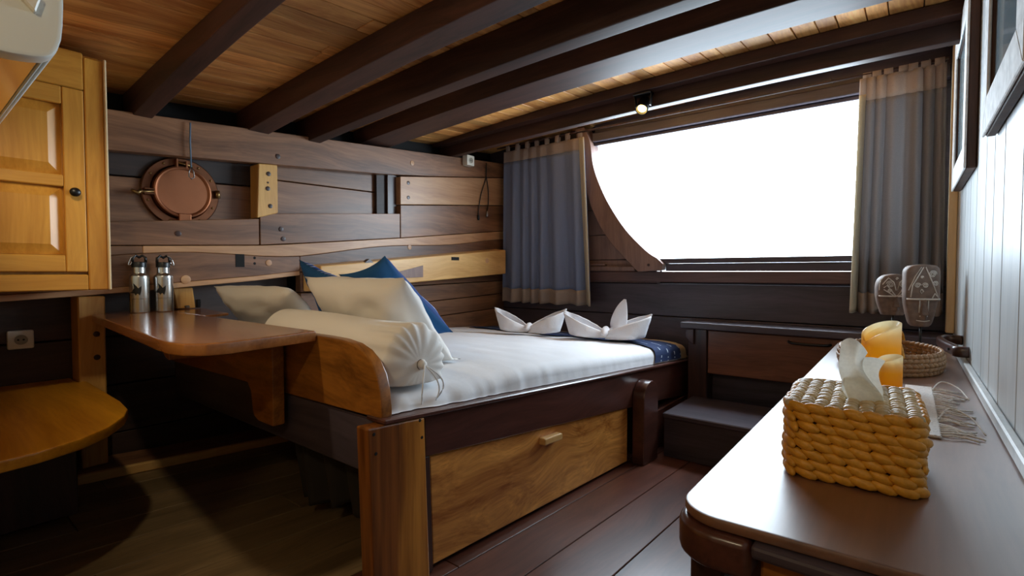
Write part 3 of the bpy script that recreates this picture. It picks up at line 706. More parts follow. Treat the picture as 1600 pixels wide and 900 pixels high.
# ------------------------------------------------------------------ desk by the bed head
dk = thing('desk', (-1.8, .6, zfl(.6)), 'varnished wooden corner desk with rounded front corner between hull and bed head', 'desk')
poly = [(-2.415, .505), (-2.302, .505), (-2.302, .463), (-1.36, .386), (-1.27, .382), (-1.21, .392), (-1.172, .425), (-1.163, .47), (-1.205, .698), (-2.415, .698)]
mk('desk_top', prism([(x, y, .619) for x, y in poly], (0, 0, .028), .005, 2, 25), M['desk'], dk, 'auto')
mk('desk_top_back', prism([(x, y, .637) for x, y in [(-2.415, .699), (-1.93, .699), (-1.99, .80), (-2.415, .845)]], (0, 0, .0095), .002, 1), M['desk'], dk)
lg = [(-1.92, .617), (-1.92, .575), (-1.83, .545), (-1.70, .528), (-1.56, .515), (-1.455, .492), (-1.418, .455), (-1.408, .40), (-1.40, .384), (-1.372, .374), (-1.285, .374), (-1.285, .617)]
mk('knee_bracket', prism([(x - .075, .655, z) for x, z in lg], (0, .035, 0), .005, 2, 40), M['panel'], dk, 'auto')
mk('front_corbel', prism([(-1.62, .47, .617), (-1.62, .47, .59), (-1.58, .47, .568), (-1.55, .47, .562), (-1.55, .47, .617)], (0, .18, 0), .004, 2), M['panel'], dk, 'auto')

bn = thing('bench', (-1.9, .2, zfl(.2)), 'teak corner bench seat with a rounded edge below the wall cabinet', 'bench')
bp = [(-2.415, -.045), (-2.415, .420), (-2.302, .420), (-2.298, .444), (-1.85, .437), (-1.72, .425), (-1.64, .398), (-1.55, .345), (-1.485, .28), (-1.445, .20), (-1.425, .10), (-1.42, -.045)]
mk('seat', prism([(x - .03 * max(0, (x + 2.3) / .9), y, .382) for x, y in bp], (0, 0, .028), .006, 2, 20), M['teak_x'], bn, 'auto')
mk('support', boxm(-1.95, -1.90, .02, .34, zfl(.18) + .012, .381, .003), M['dark_z'], bn)
mk('support', boxm(-2.36, -1.951, .30, .335, zfl(.3) + .038, .381, .003), M['dark_z'], bn)

# ------------------------------------------------------------------ wall cabinet
cb = thing('wall_cabinet', (-2.1, .18, .74), 'honey teak wall cabinet with raised panel door above the bench', 'cabinet')
XC = -1.95
mk('carcass', boxm(-2.298, XC - .02, -.045, .428, .762, 1.455, .002), M['teak_z'], cb)
mk('side_stile', boxm(XC - .019, XC, .388, .434, .745, 1.445, .003), M['teak_z'], cb)
mk('bottom_rail', boxm(XC - .019, XC, -.045, .387, .745, .792, .003), M['teak_y'], cb)
mk('top_rail', boxm(XC - .019, XC, -.045, .387, 1.345, 1.455, .003), M['teak_y'], cb)
mk('scribe_strip', boxm(XC - .30, XC + .008, .4345, .441, .745, 1.45, .002), M['cream_trim'], cb)
dx0, dx1 = XC - .016, XC + .006
door = mk('door', boxm(dx0, dx0 + .004, .02, .385, .80, 1.342, 0), M['teak_z'], cb)
for y0, y1, z0, z1, m in ((.335, .385, .80, 1.342, 'teak_z'), (.02, .07, .80, 1.342, 'teak_z'), (.07, .335, .80, .850, 'teak_y'), (.07, .335, 1.050, 1.085, 'teak_y'), (.07, .335, 1.29, 1.342, 'teak_y')):
    mk('door_rail', boxm(dx0 + .004, dx1, y0 + .0004, y1 - .0004, z0 + .0004, z1 - .0004, .0025), M[m], door)
for z0, z1 in ((.851, 1.049), (1.086, 1.289)):
    bm = bmesh.new(); y0, y1 = .072, .333; b = .03
    q = lambda x, yy, zz: bm.verts.new((x, yy, zz))
    o_ = [q(dx0 + .006, y0, z0), q(dx0 + .006, y1, z0), q(dx0 + .006, y1, z1), q(dx0 + .006, y0, z1)]
    i_ = [q(dx1 - .001, y0 + b, z0 + b), q(dx1 - .001, y1 - b, z0 + b), q(dx1 - .001, y1 - b, z1 - b), q(dx1 - .001, y0 + b, z1 - b)]
    bk = [q(dx0 + .0042, y0, z0), q(dx0 + .0042, y1, z0), q(dx0 + .0042, y1, z1), q(dx0 + .0042, y0, z1)]
    bm.faces.new(i_); bm.faces.new(bk[::-1])
    for k in range(4): bm.faces.new((o_[k], o_[(k + 1) % 4], i_[(k + 1) % 4], i_[k])); bm.faces.new((bk[k], bk[(k + 1) % 4], o_[(k + 1) % 4], o_[k]))
    mk('raised_panel', bm, M['teak_z'], door)
mk('knob', lathe([(0, 0), (.005, 0), (.005, .008), (.012, .012), (.0135, .018), (.010, .023), (0, .024)], (dx1, .357, 1.035), (1, 0, 0), 20), M['black'], door, True)

# ------------------------------------------------------------------ air conditioner
ac = thing('air_conditioner', (-1.25, .06, 1.06), 'white split air conditioner with open louvres at the upper left', 'air conditioner')
prof = [(-.048, 1.36), (-.048, 1.10), (-.03, 1.086), (.03, 1.080), (.03, 1.098), (.115, 1.120), (.125, 1.112), (.142, 1.118), (.152, 1.150), (.153, 1.25), (.135, 1.33), (.10, 1.358), (.04, 1.365)]
mk('casing', prism([(-.915, y, z) for y, z in prof], (-.70, 0, 0), .004, 2, 30), M['ac_white'], ac, 'auto')
endp = [(-.048, 1.362), (-.048, 1.098), (-.02, 1.083), (.06, 1.072), (.125, 1.074), (.150, 1.092), (.157, 1.150), (.155, 1.25), (.137, 1.332), (.10, 1.362), (.04, 1.368)]
for xa in (-.880, -1.620): mk('end_cap', prism([(xa, y, z) for y, z in smooth_line(endp + endp[:1], 3)[:-1]], (-.034, 0, 0), .006, 2, 30), M['ac_white'], ac, 'auto')
mk('front_tab', prism([(-.872, .128, 1.128), (-.872, .112, 1.145), (-.872, .118, 1.158), (-.872, .134, 1.150)], (-.010, 0, 0), .002), M['white_plastic'], ac)
for (y0, z0), (y1, z1) in (((.035, 1.076), (.088, 1.074)), ((.095, 1.080), (.140, 1.090))):
    lv = mk('louvre', prism([(-.920, y0, z0), (-.920, y1, z1), (-.920, y1 + .001, z1 + .004), (-.920, y0 + .001, z0 + .004)], (-.69, 0, 0), .001), M['ac_vane'], ac)
    mk('louvre_edge', tube([(-.918, y1 + .003, z1 + .002), (-1.612, y1 + .003, z1 + .002)], .0022, 8), M['ac_white'], lv, True)
mk('front_lip', tube([(-.912, .149, 1.100), (-1.640, .149, 1.100)], .005, 10), M['ac_white'], ac, True)

# ------------------------------------------------------------------ porthole
ph = thing('porthole', (-2.36, .775, 1.0), 'round copper porthole with closed deadlight cover on the hull', 'porthole')
PC = Vector((-2.372, .775, 1.128))
mk('flange', lathe([(.108, .0), (.142, .0), (.142, .010), (.138, .014), (.112, .014), (.108, .010)] + [(.108, .0)], PC, (1, 0, 0), 48), M['copper_dark'], ph, 'auto')
mk('cover', lathe([(0, .030), (.090, .030), (.094, .034), (.099, .036), (.104, .034), (.106, .026), (.106, .004), (0, .004)], PC, (1, 0, 0), 48), M['copper'], ph, 'auto')
mk('bottom_lug', boxm(PC.x + .014, PC.x + .040, .755, .800, 1.002, 1.040, .003, 2), M['copper'], ph)
mk('top_lug', boxm(PC.x + .014, PC.x + .036, .750, .757, 1.225, 1.262, .002), M['copper'], ph)
mk('top_lug', boxm(PC.x + .014, PC.x + .036, .785, .792, 1.222, 1.256, .002), M['copper'], ph)
mk('hinge_pin', tube([(PC.x + .028, .752, 1.248), (PC.x + .028, .812, 1.238)], .005, 10), M['brass'], ph, True)
dog = mk('dog_bolt', tube([(PC.x + .030, .672, 1.118), (PC.x + .030, .610, 1.110)], .005, 10), M['brass'], ph, True)
mk('wing_nut', tube([(PC.x + .030, .632, 1.118), (PC.x + .032, .618, 1.106), (PC.x + .030, .598, 1.116)], [.008, .009, .004], 8), M['brass'], dog, True)
for z in (1.127, 1.108): mk('side_lug', boxm(PC.x + .012, PC.x + .036, .640, .676, z - .004, z + .004, .002), M['copper_dark'], ph)
mk('side_clamp', tube([(PC.x + .026, .905, 1.150), (PC.x + .026, .908, 1.118)], .010, 10), M['brass'], ph, True)
for a in (30, 60, 120, 150, 200, 250, 300, 335):
    mk('rivet', lathe([(.005, 0), (.004, .003), (0, .004)], PC + Vector((.014, .126 * math.cos(R(a)), .126 * math.sin(R(a)))), (1, 0, 0), 10), M['brass'], ph, True)
st = thing('lanyard', (-2.285, .785, 1.17), 'thin blue cord with a wire loop hanging before the porthole', 'cord')
mk('cord', tube([(-2.285, .786, 1.402), (-2.283, .783, 1.33), (-2.285, .786, 1.225)], .0032, 8), M['string'], st, True)
mk('loop', tube([(-2.285, .786, 1.228), (-2.285, .778, 1.205), (-2.285, .777, 1.185), (-2.285, .786, 1.176), (-2.285, .796, 1.185), (-2.285, .795, 1.205), (-2.285, .786, 1.228)], .0022, 6), M['metal_grey'], st, True)

# ------------------------------------------------------------------ sockets, cables
def socket(c, w, axis_mat, label, depth=.014):
    t = thing('power_socket', c, label, 'socket', 'power sockets on the hull')
    x, y, z = c
    mk('plate', boxm(x, x + depth, y - w / 2, y + w / 2, z - w * .48, z + w * .48, .006, 2), M['white_plastic'], t, 'auto')
    mk('rim', lathe([(w * .27, -.002), (w * .30, .0), (w * .30, .003), (w * .26, .003), (w * .25, -.002)], (x + depth, y, z), (1, 0, 0), 28), M['white_plastic'], t, 'auto')
    mk('well', lathe([(0, .0005), (w * .25, .0005), (w * .25, -.002), (0, -.002)], (x + depth, y, z), (1, 0, 0), 24), plain('socket_well', (150, 146, 132), .5), t)
    for dy in (-.1, .1): mk('pin_hole', lathe([(0, .001), (w * .045, .001), (w * .045, -.001)], (x + depth, y + dy * w, z), (1, 0, 0), 10), M['black_hole'], t)
    return t
socket((-2.418, .29, .565), .068, None, 'white wall socket low on the dark hull above the bench')
socket((-2.299, 2.405, 1.528), .070, None, 'white surface socket box high in the corner under the beams', .045)
for pts, lab in (([(2.60, 1.55), (2.595, 1.45), (2.545, 1.33), (2.52, 1.22), (2.517, 1.185)], 'dark cable with a black plug hanging left in the hull corner'), ([(2.60, 1.55), (2.60, 1.46), (2.62, 1.36), (2.618, 1.26), (2.605, 1.215)], 'dark cable with a grey plug hanging right in the hull corner')):
    t = thing('charging_cable', (-2.292, pts[-1][0], pts[-1][1]), lab, 'cable', 'cables hanging in the corner')
    pl = smooth_line([(-2.292, y, z) for y, z in pts], 5)
    mk('cable', tube(pl, .003, 8), M['black'], t, True)
    y, z = pts[-1]
    mk('plug', tube([(-2.291, y, z + .006), (-2.291, y, z - .004), (-2.291, y, z - .026), (-2.291, y, z - .034)], [.004, .008, .008, .005], 10), M['black'] if 'left' in lab else M['metal_grey'], t, True)

# ------------------------------------------------------------------ steel bottles on the desk
def bottle(c, label, ring_side):
    t = thing('water_bottle', c, label, 'bottle', 'steel bottles on the desk')
    mk('body', lathe([(0, .0), (.030, .0), (.032, .003), (.032, .128), (.030, .138), (.021, .146), (.020, .150), (.020, .172), (0, .172)], c, (0, 0, 1), 36), M['steel'], t, 'auto')
    x, y, z = c
    capo = mk('cap', lathe([(.0, .170), (.0235, .170), (.0235, .186), (.021, .190), (0, .191)], c, (0, 0, 1), 28), M['black'], t, 'auto')
    mk('cap_loop', tube([(x + .004, y - .021, z + .188), (x + .004, y - .020, z + .206), (x + .004, y - .010, z + .214), (x + .004, y, z + .207), (x + .004, y + .010, z + .214), (x + .004, y + .020, z + .206), (x + .004, y + .021, z + .188)], .005, 8), M['black'], capo, True)
    s = ring_side
    mk('carabiner', tube(smooth_line([(x + .006, y + s * .012, z + .214), (x + .006, y + s * .026, z + .204), (x + .006, y + s * .034, z + .180), (x + .006, y + s * .026, z + .182), (x + .006, y + s * .020, z + .205)], 4), .002, 6), M['steel'], capo, True)
    # manta silhouette wrapped on the barrel
    out = [(-.75, -.35), (-.35, -.12), (-.1, .30), (-.22, 1.0), (.10, .62), (.30, .28), (.5, .45), (.62, .62), (.62, .1), (.55, -.35), (.45, -.75), (.32, -.45), (.15, -.55), (.05, -.75), (-.1, -.45), (-.4, -.42)]
    bm = bmesh.new(); vs = []
    for (a, h) in out:
        th = R(-38) + a * .95; vs.append(bm.verts.new((x + .0327 * math.cos(th), y + .0327 * math.sin(th), z + .085 + h * .026)))
    cvs = []
    for (a, h) in out:
        th = R(-38) + a * .45; cvs.append(bm.verts.new((x + .0327 * math.cos(th), y + .0327 * math.sin(th), z + .083 + h * .012)))
    n = len(out)
    for k in range(n): bm.faces.new((vs[k], vs[(k + 1) % n], cvs[(k + 1) % n], cvs[k]))
    cc = bm.verts.new((x + .0328 * math.cos(R(-38)), y + .0328 * math.sin(R(-38)), z + .083))
    for k in range(n): bm.faces.new((cvs[k], cvs[(k + 1) % n], cc))
    mk('manta_print', bm, M['black'], t)
    mk('waist_line', lathe([(.0321, .052), (.0324, .0525), (.0321, .053)], c, (0, 0, 1), 36), M['black'], t)
bottle((-2.26, .596, .6475), 'stainless steel bottle with black manta print, left of the pair on the desk', -1)
bottle((-2.255, .672, .6475), 'stainless steel bottle with black manta print, right of the pair on the desk', 1)

# ------------------------------------------------------------------ curtains
def curtain(name, xa0, xa1, xb0, xb1, zt, zb, folds, body, label, seed, band_h, hem_h, edge):
    """xa: left/right at the top, xb: left/right at the bottom"""
    t = thing(name, ((xb0 + xb1) / 2, YW - .075, zb), label, 'curtain', 'curtains at the window')
    def P(u, v, off=0.0):
        l = xa0 + (xb0 - xa0) * (1 - v); r = xa1 + (xb1 - xa1) * (1 - v)
        uu = u + .012 * noise.noise((u * 7, v * 1.2, seed))
        ph = folds * 2 * math.pi * (uu + .05 * math.sin(uu * 9 + seed))
        amp = .028 * (.45 + .55 * (1 - v)) * (.75 + .5 * noise.noise((u * 5, seed, 0)))
        sharp = math.sin(ph) + .28 * math.sin(2 * ph + .6)
        return Vector((l + (r - l) * u + .005 * math.cos(ph), YW - .085 + amp * sharp - off, zb + (zt - zb) * v + .004 * math.sin(ph)))
    def strip(nm, u0, u1, v0, v1, mat, off, nu, nv):
        return mk(nm, sheet(lambda u, v: P(u0 + (u1 - u0) * u, v0 + (v1 - v0) * v, off), nu, nv, .0015), mat, t, True)
    vb = 1 - band_h / (zt - zb); vh = hem_h / (zt - zb); n = int(folds * 12)
    strip('cloth', 0, 1, vh, vb, body, 0, n, 36)
    strip('heading_band', 0, 1, vb, 1, M['curt_tan'], .0, n, 5)
    strip('hem', 0, 1, 0, vh, M['curt_tan'], .0, n, 4)
    if edge == 'right': strip('side_lining', .925, 1.0, .0, 1, M['curt_cream'], .006, 6, 40)
    else: strip('side_lining', .0, .07, .0, .93, M['curt_cream'], .006, 6, 40)
    nt_ = int(folds * 1.2)
    for k in range(nt_):
        u = (k + .5) / nt_; p = P(u, 1)
        y0 = YW - .075; w = .016; h = 1.678 - p.z
        def f(a, b):
            th = b * math.pi
            return Vector((p.x - w + 2 * w * a, p.y + (y0 - p.y) * math.sin(th / 2 if th < math.pi else 1) + .009 * -math.cos(th) * math.sin(th) , p.z - .006 + (h + .008) * math.sin(th)))
        mk('tab_loop', sheet(f, 2, 10, .0012), M['curt_tan'], t, True)
curtain('curtain', -2.24, -1.585, -2.26, -1.525, 1.635, .592, 7, M['curt_blue'], 'blue grey curtain with tan bands left of the window', 3.0, .075, .095, 'right')
curtain('curtain', -.185, .105, -.205, .112, 1.655, .620, 6, M['curt_grey'], 'grey curtain with tan bands right of the window', 11.0, .10, .09, 'left')

# ------------------------------------------------------------------ spot lamps
def spot(c, aim, label, build_light, watts, cone=None):
    t = thing('ceiling_spotlight', c, label, 'spotlight', 'black ceiling spotlights')
    c = Vector(c); d = (Vector(aim) - c).normalized(); h = c + Vector((0, 0, -.055))
    mk('mount', boxm(c.x - .045, c.x + .045, c.y - .022, c.y + .022, c.z - .010, c.z, .003), M['black'], t)
    for s in (-1, 1): mk('yoke_arm', prism([(c.x + s * .040, c.y - .012, c.z - .009), (c.x + s * .040, c.y + .012, c.z - .009), (c.x + s * .032, c.y + .010, c.z - .062), (c.x + s * .032, c.y - .010, c.z - .062)], (s * .004, 0, 0), .001), M['black'], t)
    hd = mk('lamp_head', lathe([(0, -.045), (.018, -.045), (.026, -.030), (.029, .030), (.029, .036), (.025, .036), (.022, .024), (0, .022)], h, d, 28), M['black'], t, 'auto')
    mk('lens', lathe([(0, .030), (.012, .0295), (.0205, .0262), (.0205, .0245), (0, .0245)], h, d, 24), M['bulb'], hd, 'auto')
    ld = bpy.data.lights.new('spot_light', 'SPOT'); ld.energy = watts; ld.color = (1.0, .82, .54); ld.spot_size = R(cone or (150 if watts > 3 else 75)); ld.spot_blend = .6; ld.shadow_soft_size = .03
    lo = bpy.data.objects.new('spot_light', ld); COL.objects.link(lo); lo.parent = t; lo.location = (h + d * .045) - c
    lo.rotation_euler = d.to_track_quat('-Z', 'Y').to_euler()
spot((-.995, 2.245, 1.640), (-.90, 1.2, .4), 'small lit black spotlight on the beam before the window', True, 2.0)
spot((-.25, -.48, zc(-.25, -.48) - .001), (-.75, .85, .35), 'small black spotlight on the ceiling over the entry', True, LAMP_W)
spot((-1.22, .120, zc(-1.22, .120) - .001), (-1.72, .46, .2), 'small black spotlight on the ceiling above the air conditioner', True, 16.0, 112)

# ------------------------------------------------------------------ console and step under the window
cs = thing('console_cabinet', (-.4, 2.7, zfl(2.7)), 'dark wooden cabinet with one wide drawer under the window', 'cabinet')
mk('top', boxm(-.925, .119, 2.565, YW - .035, .508, .541, .005, 2), M['dark_x'], cs)
mk('side_post', boxm(-.895, -.80, 2.60, 2.75, zfl(2.7) + .012, .507, .004), M['dark_z'], cs)
mk('corbel', prism([(-.895, 2.58, .507), (-.905, 2.58, .49), (-.90, 2.58, .46), (-.875, 2.58, .435), (-.86, 2.58, .425), (-.86, 2.58, .507)], (0, .02, 0), .003), M['dark_z'], cs)
dw = mk('drawer', boxm(-.795, -.05, 2.60, 2.72, .284, .504, .004), M['console'], cs)
mk('handle', tube(smooth_line([(-.43, 2.601, .478), (-.42, 2.58, .476), (-.385, 2.572, .474), (-.31, 2.572, .474), (-.275, 2.58, .475), (-.265, 2.601, .477)], 4), [.006] * 21, 10), M['black'], dw, True)
mk('side_post', boxm(-.045, .119, 2.60, 2.75, zfl(2.7) + .012, .507, .004), M['dark_z'], cs)
mk('kick_panel', boxm(-.799, -.046, 2.70, 2.72, zfl(2.7) + .012, .283, .002), M['dark_x'], cs)
sp = thing('step_box', (-.6, 2.4, zfl(2.4)), 'low dark wooden step between the bed rail and the side table', 'step')
mk('tread', boxm(-.868, -.245, 2.195, 2.598, .135, .158, .004), M['dark_x'], sp)
mk('riser', hexa([(-.868, 2.215, zfl(2.215) + .001), (-.245, 2.215, zfl(2.215) + .001), (-.245, 2.24, zfl(2.24) + .001), (-.868, 2.24, zfl(2.24) + .001), (-.868, 2.215, .134), (-.245, 2.215, .134), (-.245, 2.24, .134), (-.868, 2.24, .134)], .002), M['dark_x'], sp)
mk('riser', hexa([(-.868, 2.241, zfl(2.241) + .001), (-.845, 2.241, zfl(2.241) + .001), (-.845, 2.59, zfl(2.59) + .001), (-.868, 2.59, zfl(2.59) + .001), (-.868, 2.241, .134), (-.845, 2.241, .134), (-.845, 2.59, .134), (-.868, 2.59, .134)], .002), M['dark_y'], sp)

# ------------------------------------------------------------------ side table along the white wall
tb = thing('side_table', (-.04, 1.5, zfl(1.5)), 'long varnished brown side table along the white board wall', 'table')
TX0, TX1, TY0, TY1, TZ = -.231, .148, .622, 2.562, .500
tp = [(TX1, TY0 + .012), (-.05, TY0 + .006)] + arc(TX0 + .055, TY0 + .055, .055, 270, 180, 8) + [(TX0, TY1), (TX1, TY1)]
mk('table_top', prism([(x, y, TZ - .014) for x, y in tp], (0, 0, .014), .004, 2, 25), M['table'], tb, 'auto')
tp2 = [(-.137, TY0 - .008)] + arc(TX0 + .052, TY0 + .045, .056, 270, 180, 8) + [(TX0 - .004, TY1), (-.137, TY1)]
mk('edge_block', prism([(x, y, TZ - .062) for x, y in tp2], (0, 0, .047), .010, 3, 25), M['dark_y'], tb, 'auto')
mk('front_lip', boxm(-.1365, TX1, TY0 - .010, TY0 + .05, TZ - .030, TZ - .0145, .004, 2), M['dark_x'], tb)
tdw = mk('drawer', boxm(-.130, TX1 - .002, TY0 + .012, TY0 + .40, TZ - .13, TZ - .031, .003), M['panel'], tb)
mk('knob', lathe([(0, 0), (.004, 0), (.004, .008), (.009, .013), (.009, .017), (0, .019)], (-.075, TY0 + .012, TZ - .044), (0, -1, 0), 16), plain('gold_knob', (200, 160, 70), .3, 1), tdw, True)
for x, y in ((-.205, .70), (-.205, 2.45), (.12, .70), (.12, 2.45)):
    mk('leg', boxm(x - .022, x + .022, y - .022, y + .022, zfl(y) + .003, TZ - .0625 if x < 0 else TZ - .131, .003), M['dark_z'], tb)
mk('inner_panel', boxm(-.165, -.14, .74, 2.42, zfl(.74) + .002, TZ - .0625, .002), M['dark_y'], tb)

# tissue box in chunky wicker
tis = thing('tissue_box', (-.064, .93, TZ), 'chunky woven wicker tissue box on the near end of the side table', 'tissue box')
TA = Matrix.Translation((-.064, .932, TZ)) @ Matrix.Rotation(R(2.5), 4, 'Z')
HX, HY, HZ = .080, .102, .106
def rr_perimeter(hx, hy, r, step):
    segs = [((hx, -hy + r), (hx, hy - r)), (arc(hx - r, hy - r, r, 0, 90, 6)), ((hx - r, hy), (-hx + r, hy)), (arc(-hx + r, hy - r, r, 90, 180, 6)), ((-hx, hy - r), (-hx, -hy + r)), (arc(-hx + r, -hy + r, r, 180, 270, 6)), ((-hx + r, -hy), (hx - r, -hy)), (arc(hx - r, -hy + r, r, 270, 360, 6))]
    pts = [Vector((*p, 0)) for s in segs for p in s]; pts.append(pts[0]); L = [0]
    for a, b in zip(pts, pts[1:]): L.append(L[-1] + (b - a).length)
    n = max(8, round(L[-1] / step)); out = []
    for k in range(n):
        s = L[-1] * k / n
        for i in range(len(pts) - 1):
            if L[i] <= s <= L[i + 1] and L[i + 1] > L[i]:
                t = (s - L[i]) / (L[i + 1] - L[i]); out.append((pts[i].lerp(pts[i + 1], t), (pts[i + 1] - pts[i]).normalized())); break
    return out
mk('liner', (lambda bm: (bmesh.ops.transform(bm, matrix=TA, verts=bm.verts), bm)[1])(boxm(-HX + .004, HX - .004, -HY + .004, HY - .004, .003, HZ - .006, .004)), plain('box_liner', (70, 44, 16), .8), tis)
rows = 8
for k in range(rows):
    bm = bmesh.new(); z = .0092 + k * (HZ - .012) / (rows - 1) * .99; per = rr_perimeter(HX, HY, .018, .0235); ph = random.random()
    n = len(per)
    for j in range(n):
        p, d = per[j]; p2, d2 = per[(j + 1) % n]; c = p.lerp(p2, ph)
        dd = (d + d2).normalized(); dd = dd + Vector((0, 0, random.uniform(-.36, -.20)))
        nr = Vector((dd.y, -dd.x, 0)).normalized()
        ellipsoid(bm, TA @ (Vector((c.x, c.y, z + random.uniform(-.001, .001))) + nr * random.uniform(-.001, .0015)), TA.to_3x3() @ dd, .0168 * random.uniform(.92, 1.1), .0068, .0082, 8, 6)
    mk('woven_row', bm, M['wicker'], tis, True)
for k in range(9):
    bm = bmesh.new(); xx = -HX + .008 + k * (2 * HX - .016) / 8
    for j in range(15):
        yy = -HY + .010 + j * (2 * HY - .02) / 14
        if abs(xx) < .010 and abs(yy) < .035:
            if len(bm.verts): mk('woven_top_row', bm, M['wicker_lit_top'], tis, True); bm = bmesh.new()
            continue
        ellipsoid(bm, TA @ Vector((xx + random.uniform(-.001, .001), yy, HZ - .001 + random.uniform(-.001, .001))), TA.to_3x3() @ Vector((1, random.uniform(-.25, .25), 0)), .0100, .0078, .0072, 8, 6)
    mk('woven_top_row', bm, M['wicker_lit_top'], tis, True)
def tissue_fn(sgn):
    def f(u, v):
        sv = (u - .5) * 2; w = .019 + .004 * math.sin(v * 6) - .004 * v
        x = sv * w + .006 * math.sin(v * 5.5 + 1) - .010 * v + (.034 * max(0, v - .25) * max(0, sv + .4) * (1.6 - v) if sgn > 0 else -.006 * v * max(0, -sv))
        y = sgn * .009 * math.cos(sv * 1.5) + .010 * v * math.sin(sv * 3.2 + v * 4) + .006 * math.sin(v * 9 + sv * 2)
        z = HZ - .006 + (.100 if sgn < 0 else .072) * v - .014 * v * sv * sv + (.006 if sgn < 0 else -.012) * v * -sv
        return TA @ Vector((x + .012, y - .028, z))
    return f
ts = thing('tissue', TA @ Vector((-.01, -.02, HZ - .004)), 'white paper tissue pulled up from the wicker box', 'tissue')
mk('front_ply', sheet(tissue_fn(-1), 18, 22), M['tissue'], ts, True)
mk('back_ply', sheet(tissue_fn(1), 18, 22), M['tissue'], ts, True)

# woven mat with fringe
mt2 = thing('table_mat', (-.02, 1.38, TZ), 'white woven mat with long cord fringe behind the wicker tissue box', 'mat')
mk('mat_cloth', boxm(-.002, .052, 1.17, 1.66, TZ + .0005, TZ + .006, .002), M['mat'], mt2)
bm = bmesh.new(); random.seed(5)
for k in range(26):
    y = 1.18 + k * .0185; L = random.uniform(.035, .060); a = random.uniform(-.9, .4); c = random.uniform(-.02, .02)
    tube([(.050, y, TZ + .004), (.050 + L * .35, y + a * L * .3 + c * .3, TZ + .0065), (.050 + L * .7, y + a * L * .6 + c, TZ + .004), (min(.132, .050 + L * 1.05), y + a * L, TZ + .0025)], .0017, 6, bm)
for y0 in (1.62, 1.30):
    tube(smooth_line([(.05, y0, TZ + .004), (.07, y0 + .05, TZ + .02), (.10, y0 + .02, TZ + .014), (.115, y0 - .06, TZ + .003)], 5), .0016, 6, bm)
tag(mk('fringe', bm, M['mat'], mt2, True), kind='stuff')

# oval wicker tray
tr = thing('wicker_tray', (-.045, 1.985, TZ), 'oval brown wicker tray basket in front of the masks', 'basket')
def oval(ax, ay, n): return [(Vector((-.045 + ax * math.cos(2 * math.pi * k / n), 1.985 + ay * math.sin(2 * math.pi * k / n), 0)), Vector((-ax * math.sin(2 * math.pi * k / n), ay * math.cos(2 * math.pi * k / n), 0)).normalized()) for k in range(n)]
mk('tray_base', lathe([(0, .002), (1, .002), (1, .010), (0, .010)], (0, 0, 0), (0, 0, 1), 40) if False else prism([(p.x, p.y, TZ + .002) for p, d in oval(.122, .190, 40)], (0, 0, .008), 0), M['wicker_brown'], tr)
for k in range(5):
    bm = bmesh.new(); ph = random.random(); g = .006 * math.sin(k / 4 * math.pi)
    for p, d in oval(.128 + g, .198 + g, 52):
        ellipsoid(bm, p + Vector((0, 0, TZ + .008 + k * .0125)) + d * .02 * ph, d + Vector((0, 0, -.3 + .6 * (k % 2))), .0135, .0062, .0074, 8, 5)
    mk('woven_row', bm, M['wicker_brown'], tr, True)
for s in (-1, 1):
    for dx in (0, .011):
        mk('handle', tube(smooth_line([(-.02 + dx, 1.985 + s * .20, TZ + .055), (-.025 + dx, 1.985 + s * .185, TZ + .085), (-.035 + dx, 1.985 + s * .14, TZ + .105), (-.045 + dx, 1.985 + s * .10, TZ + .10)][: 4] + [(-.075 + dx, 1.985 + s * .19, TZ + .055)], 6), .0052, 8), M['wicker'], tr, True)

# candles
def candle(cx, cy, r, h, cut, label):
    t = thing('candle', (cx, cy, TZ), label, 'candle', 'orange candles on the side table')
    m = candle_mat('candle_wax', .0, h); n = 40; bm = bmesh.new()
    def top(a): return h - cut * (1 - ((math.cos(a - R(38)) + 1) / 2) ** .45)
    lo = [bm.verts.new((cx + r * math.cos(2 * math.pi * k / n), cy + r * math.sin(2 * math.pi * k / n), TZ + .0005)) for k in range(n)]
    hi = [bm.verts.new((cx + r * math.cos(2 * math.pi * k / n), cy + r * math.sin(2 * math.pi * k / n), TZ + top(2 * math.pi * k / n))) for k in range(n)]
    mi = [bm.verts.new((cx + r * .9 * math.cos(2 * math.pi * k / n), cy + r * .9 * math.sin(2 * math.pi * k / n), TZ + top(2 * math.pi * k / n) + .002)) for k in range(n)]
    dn = [bm.verts.new((cx + r * .8 * math.cos(2 * math.pi * k / n), cy + r * .8 * math.sin(2 * math.pi * k / n), TZ + top(2 * math.pi * k / n) - .012)) for k in range(n)]
    for k in range(n):
        k2 = (k + 1) % n
        for a, b in ((lo, hi), (hi, mi), (mi, dn)): bm.faces.new((a[k], a[k2], b[k2], b[k]))
    bm.faces.new(lo[::-1]); cc = bm.verts.new((cx, cy, TZ + h - cut * .6 - .012))
    for k in range(n): bm.faces.new((dn[k], dn[(k + 1) % n], cc))
    mk('wax', bm, m, t, 'auto')
    mk('wick', tube([(cx, cy, TZ + h - cut * .6 - .016), (cx + .001, cy, TZ + h - cut * .6)], .001, 6), M['black'], t)
candle(-.053, 1.600, .042, .172, .055, 'taller orange and cream candle standing behind the tissue')
candle(-.031, 1.46, .0245, .105, .022, 'shorter orange and cream candle just right of the tissue')

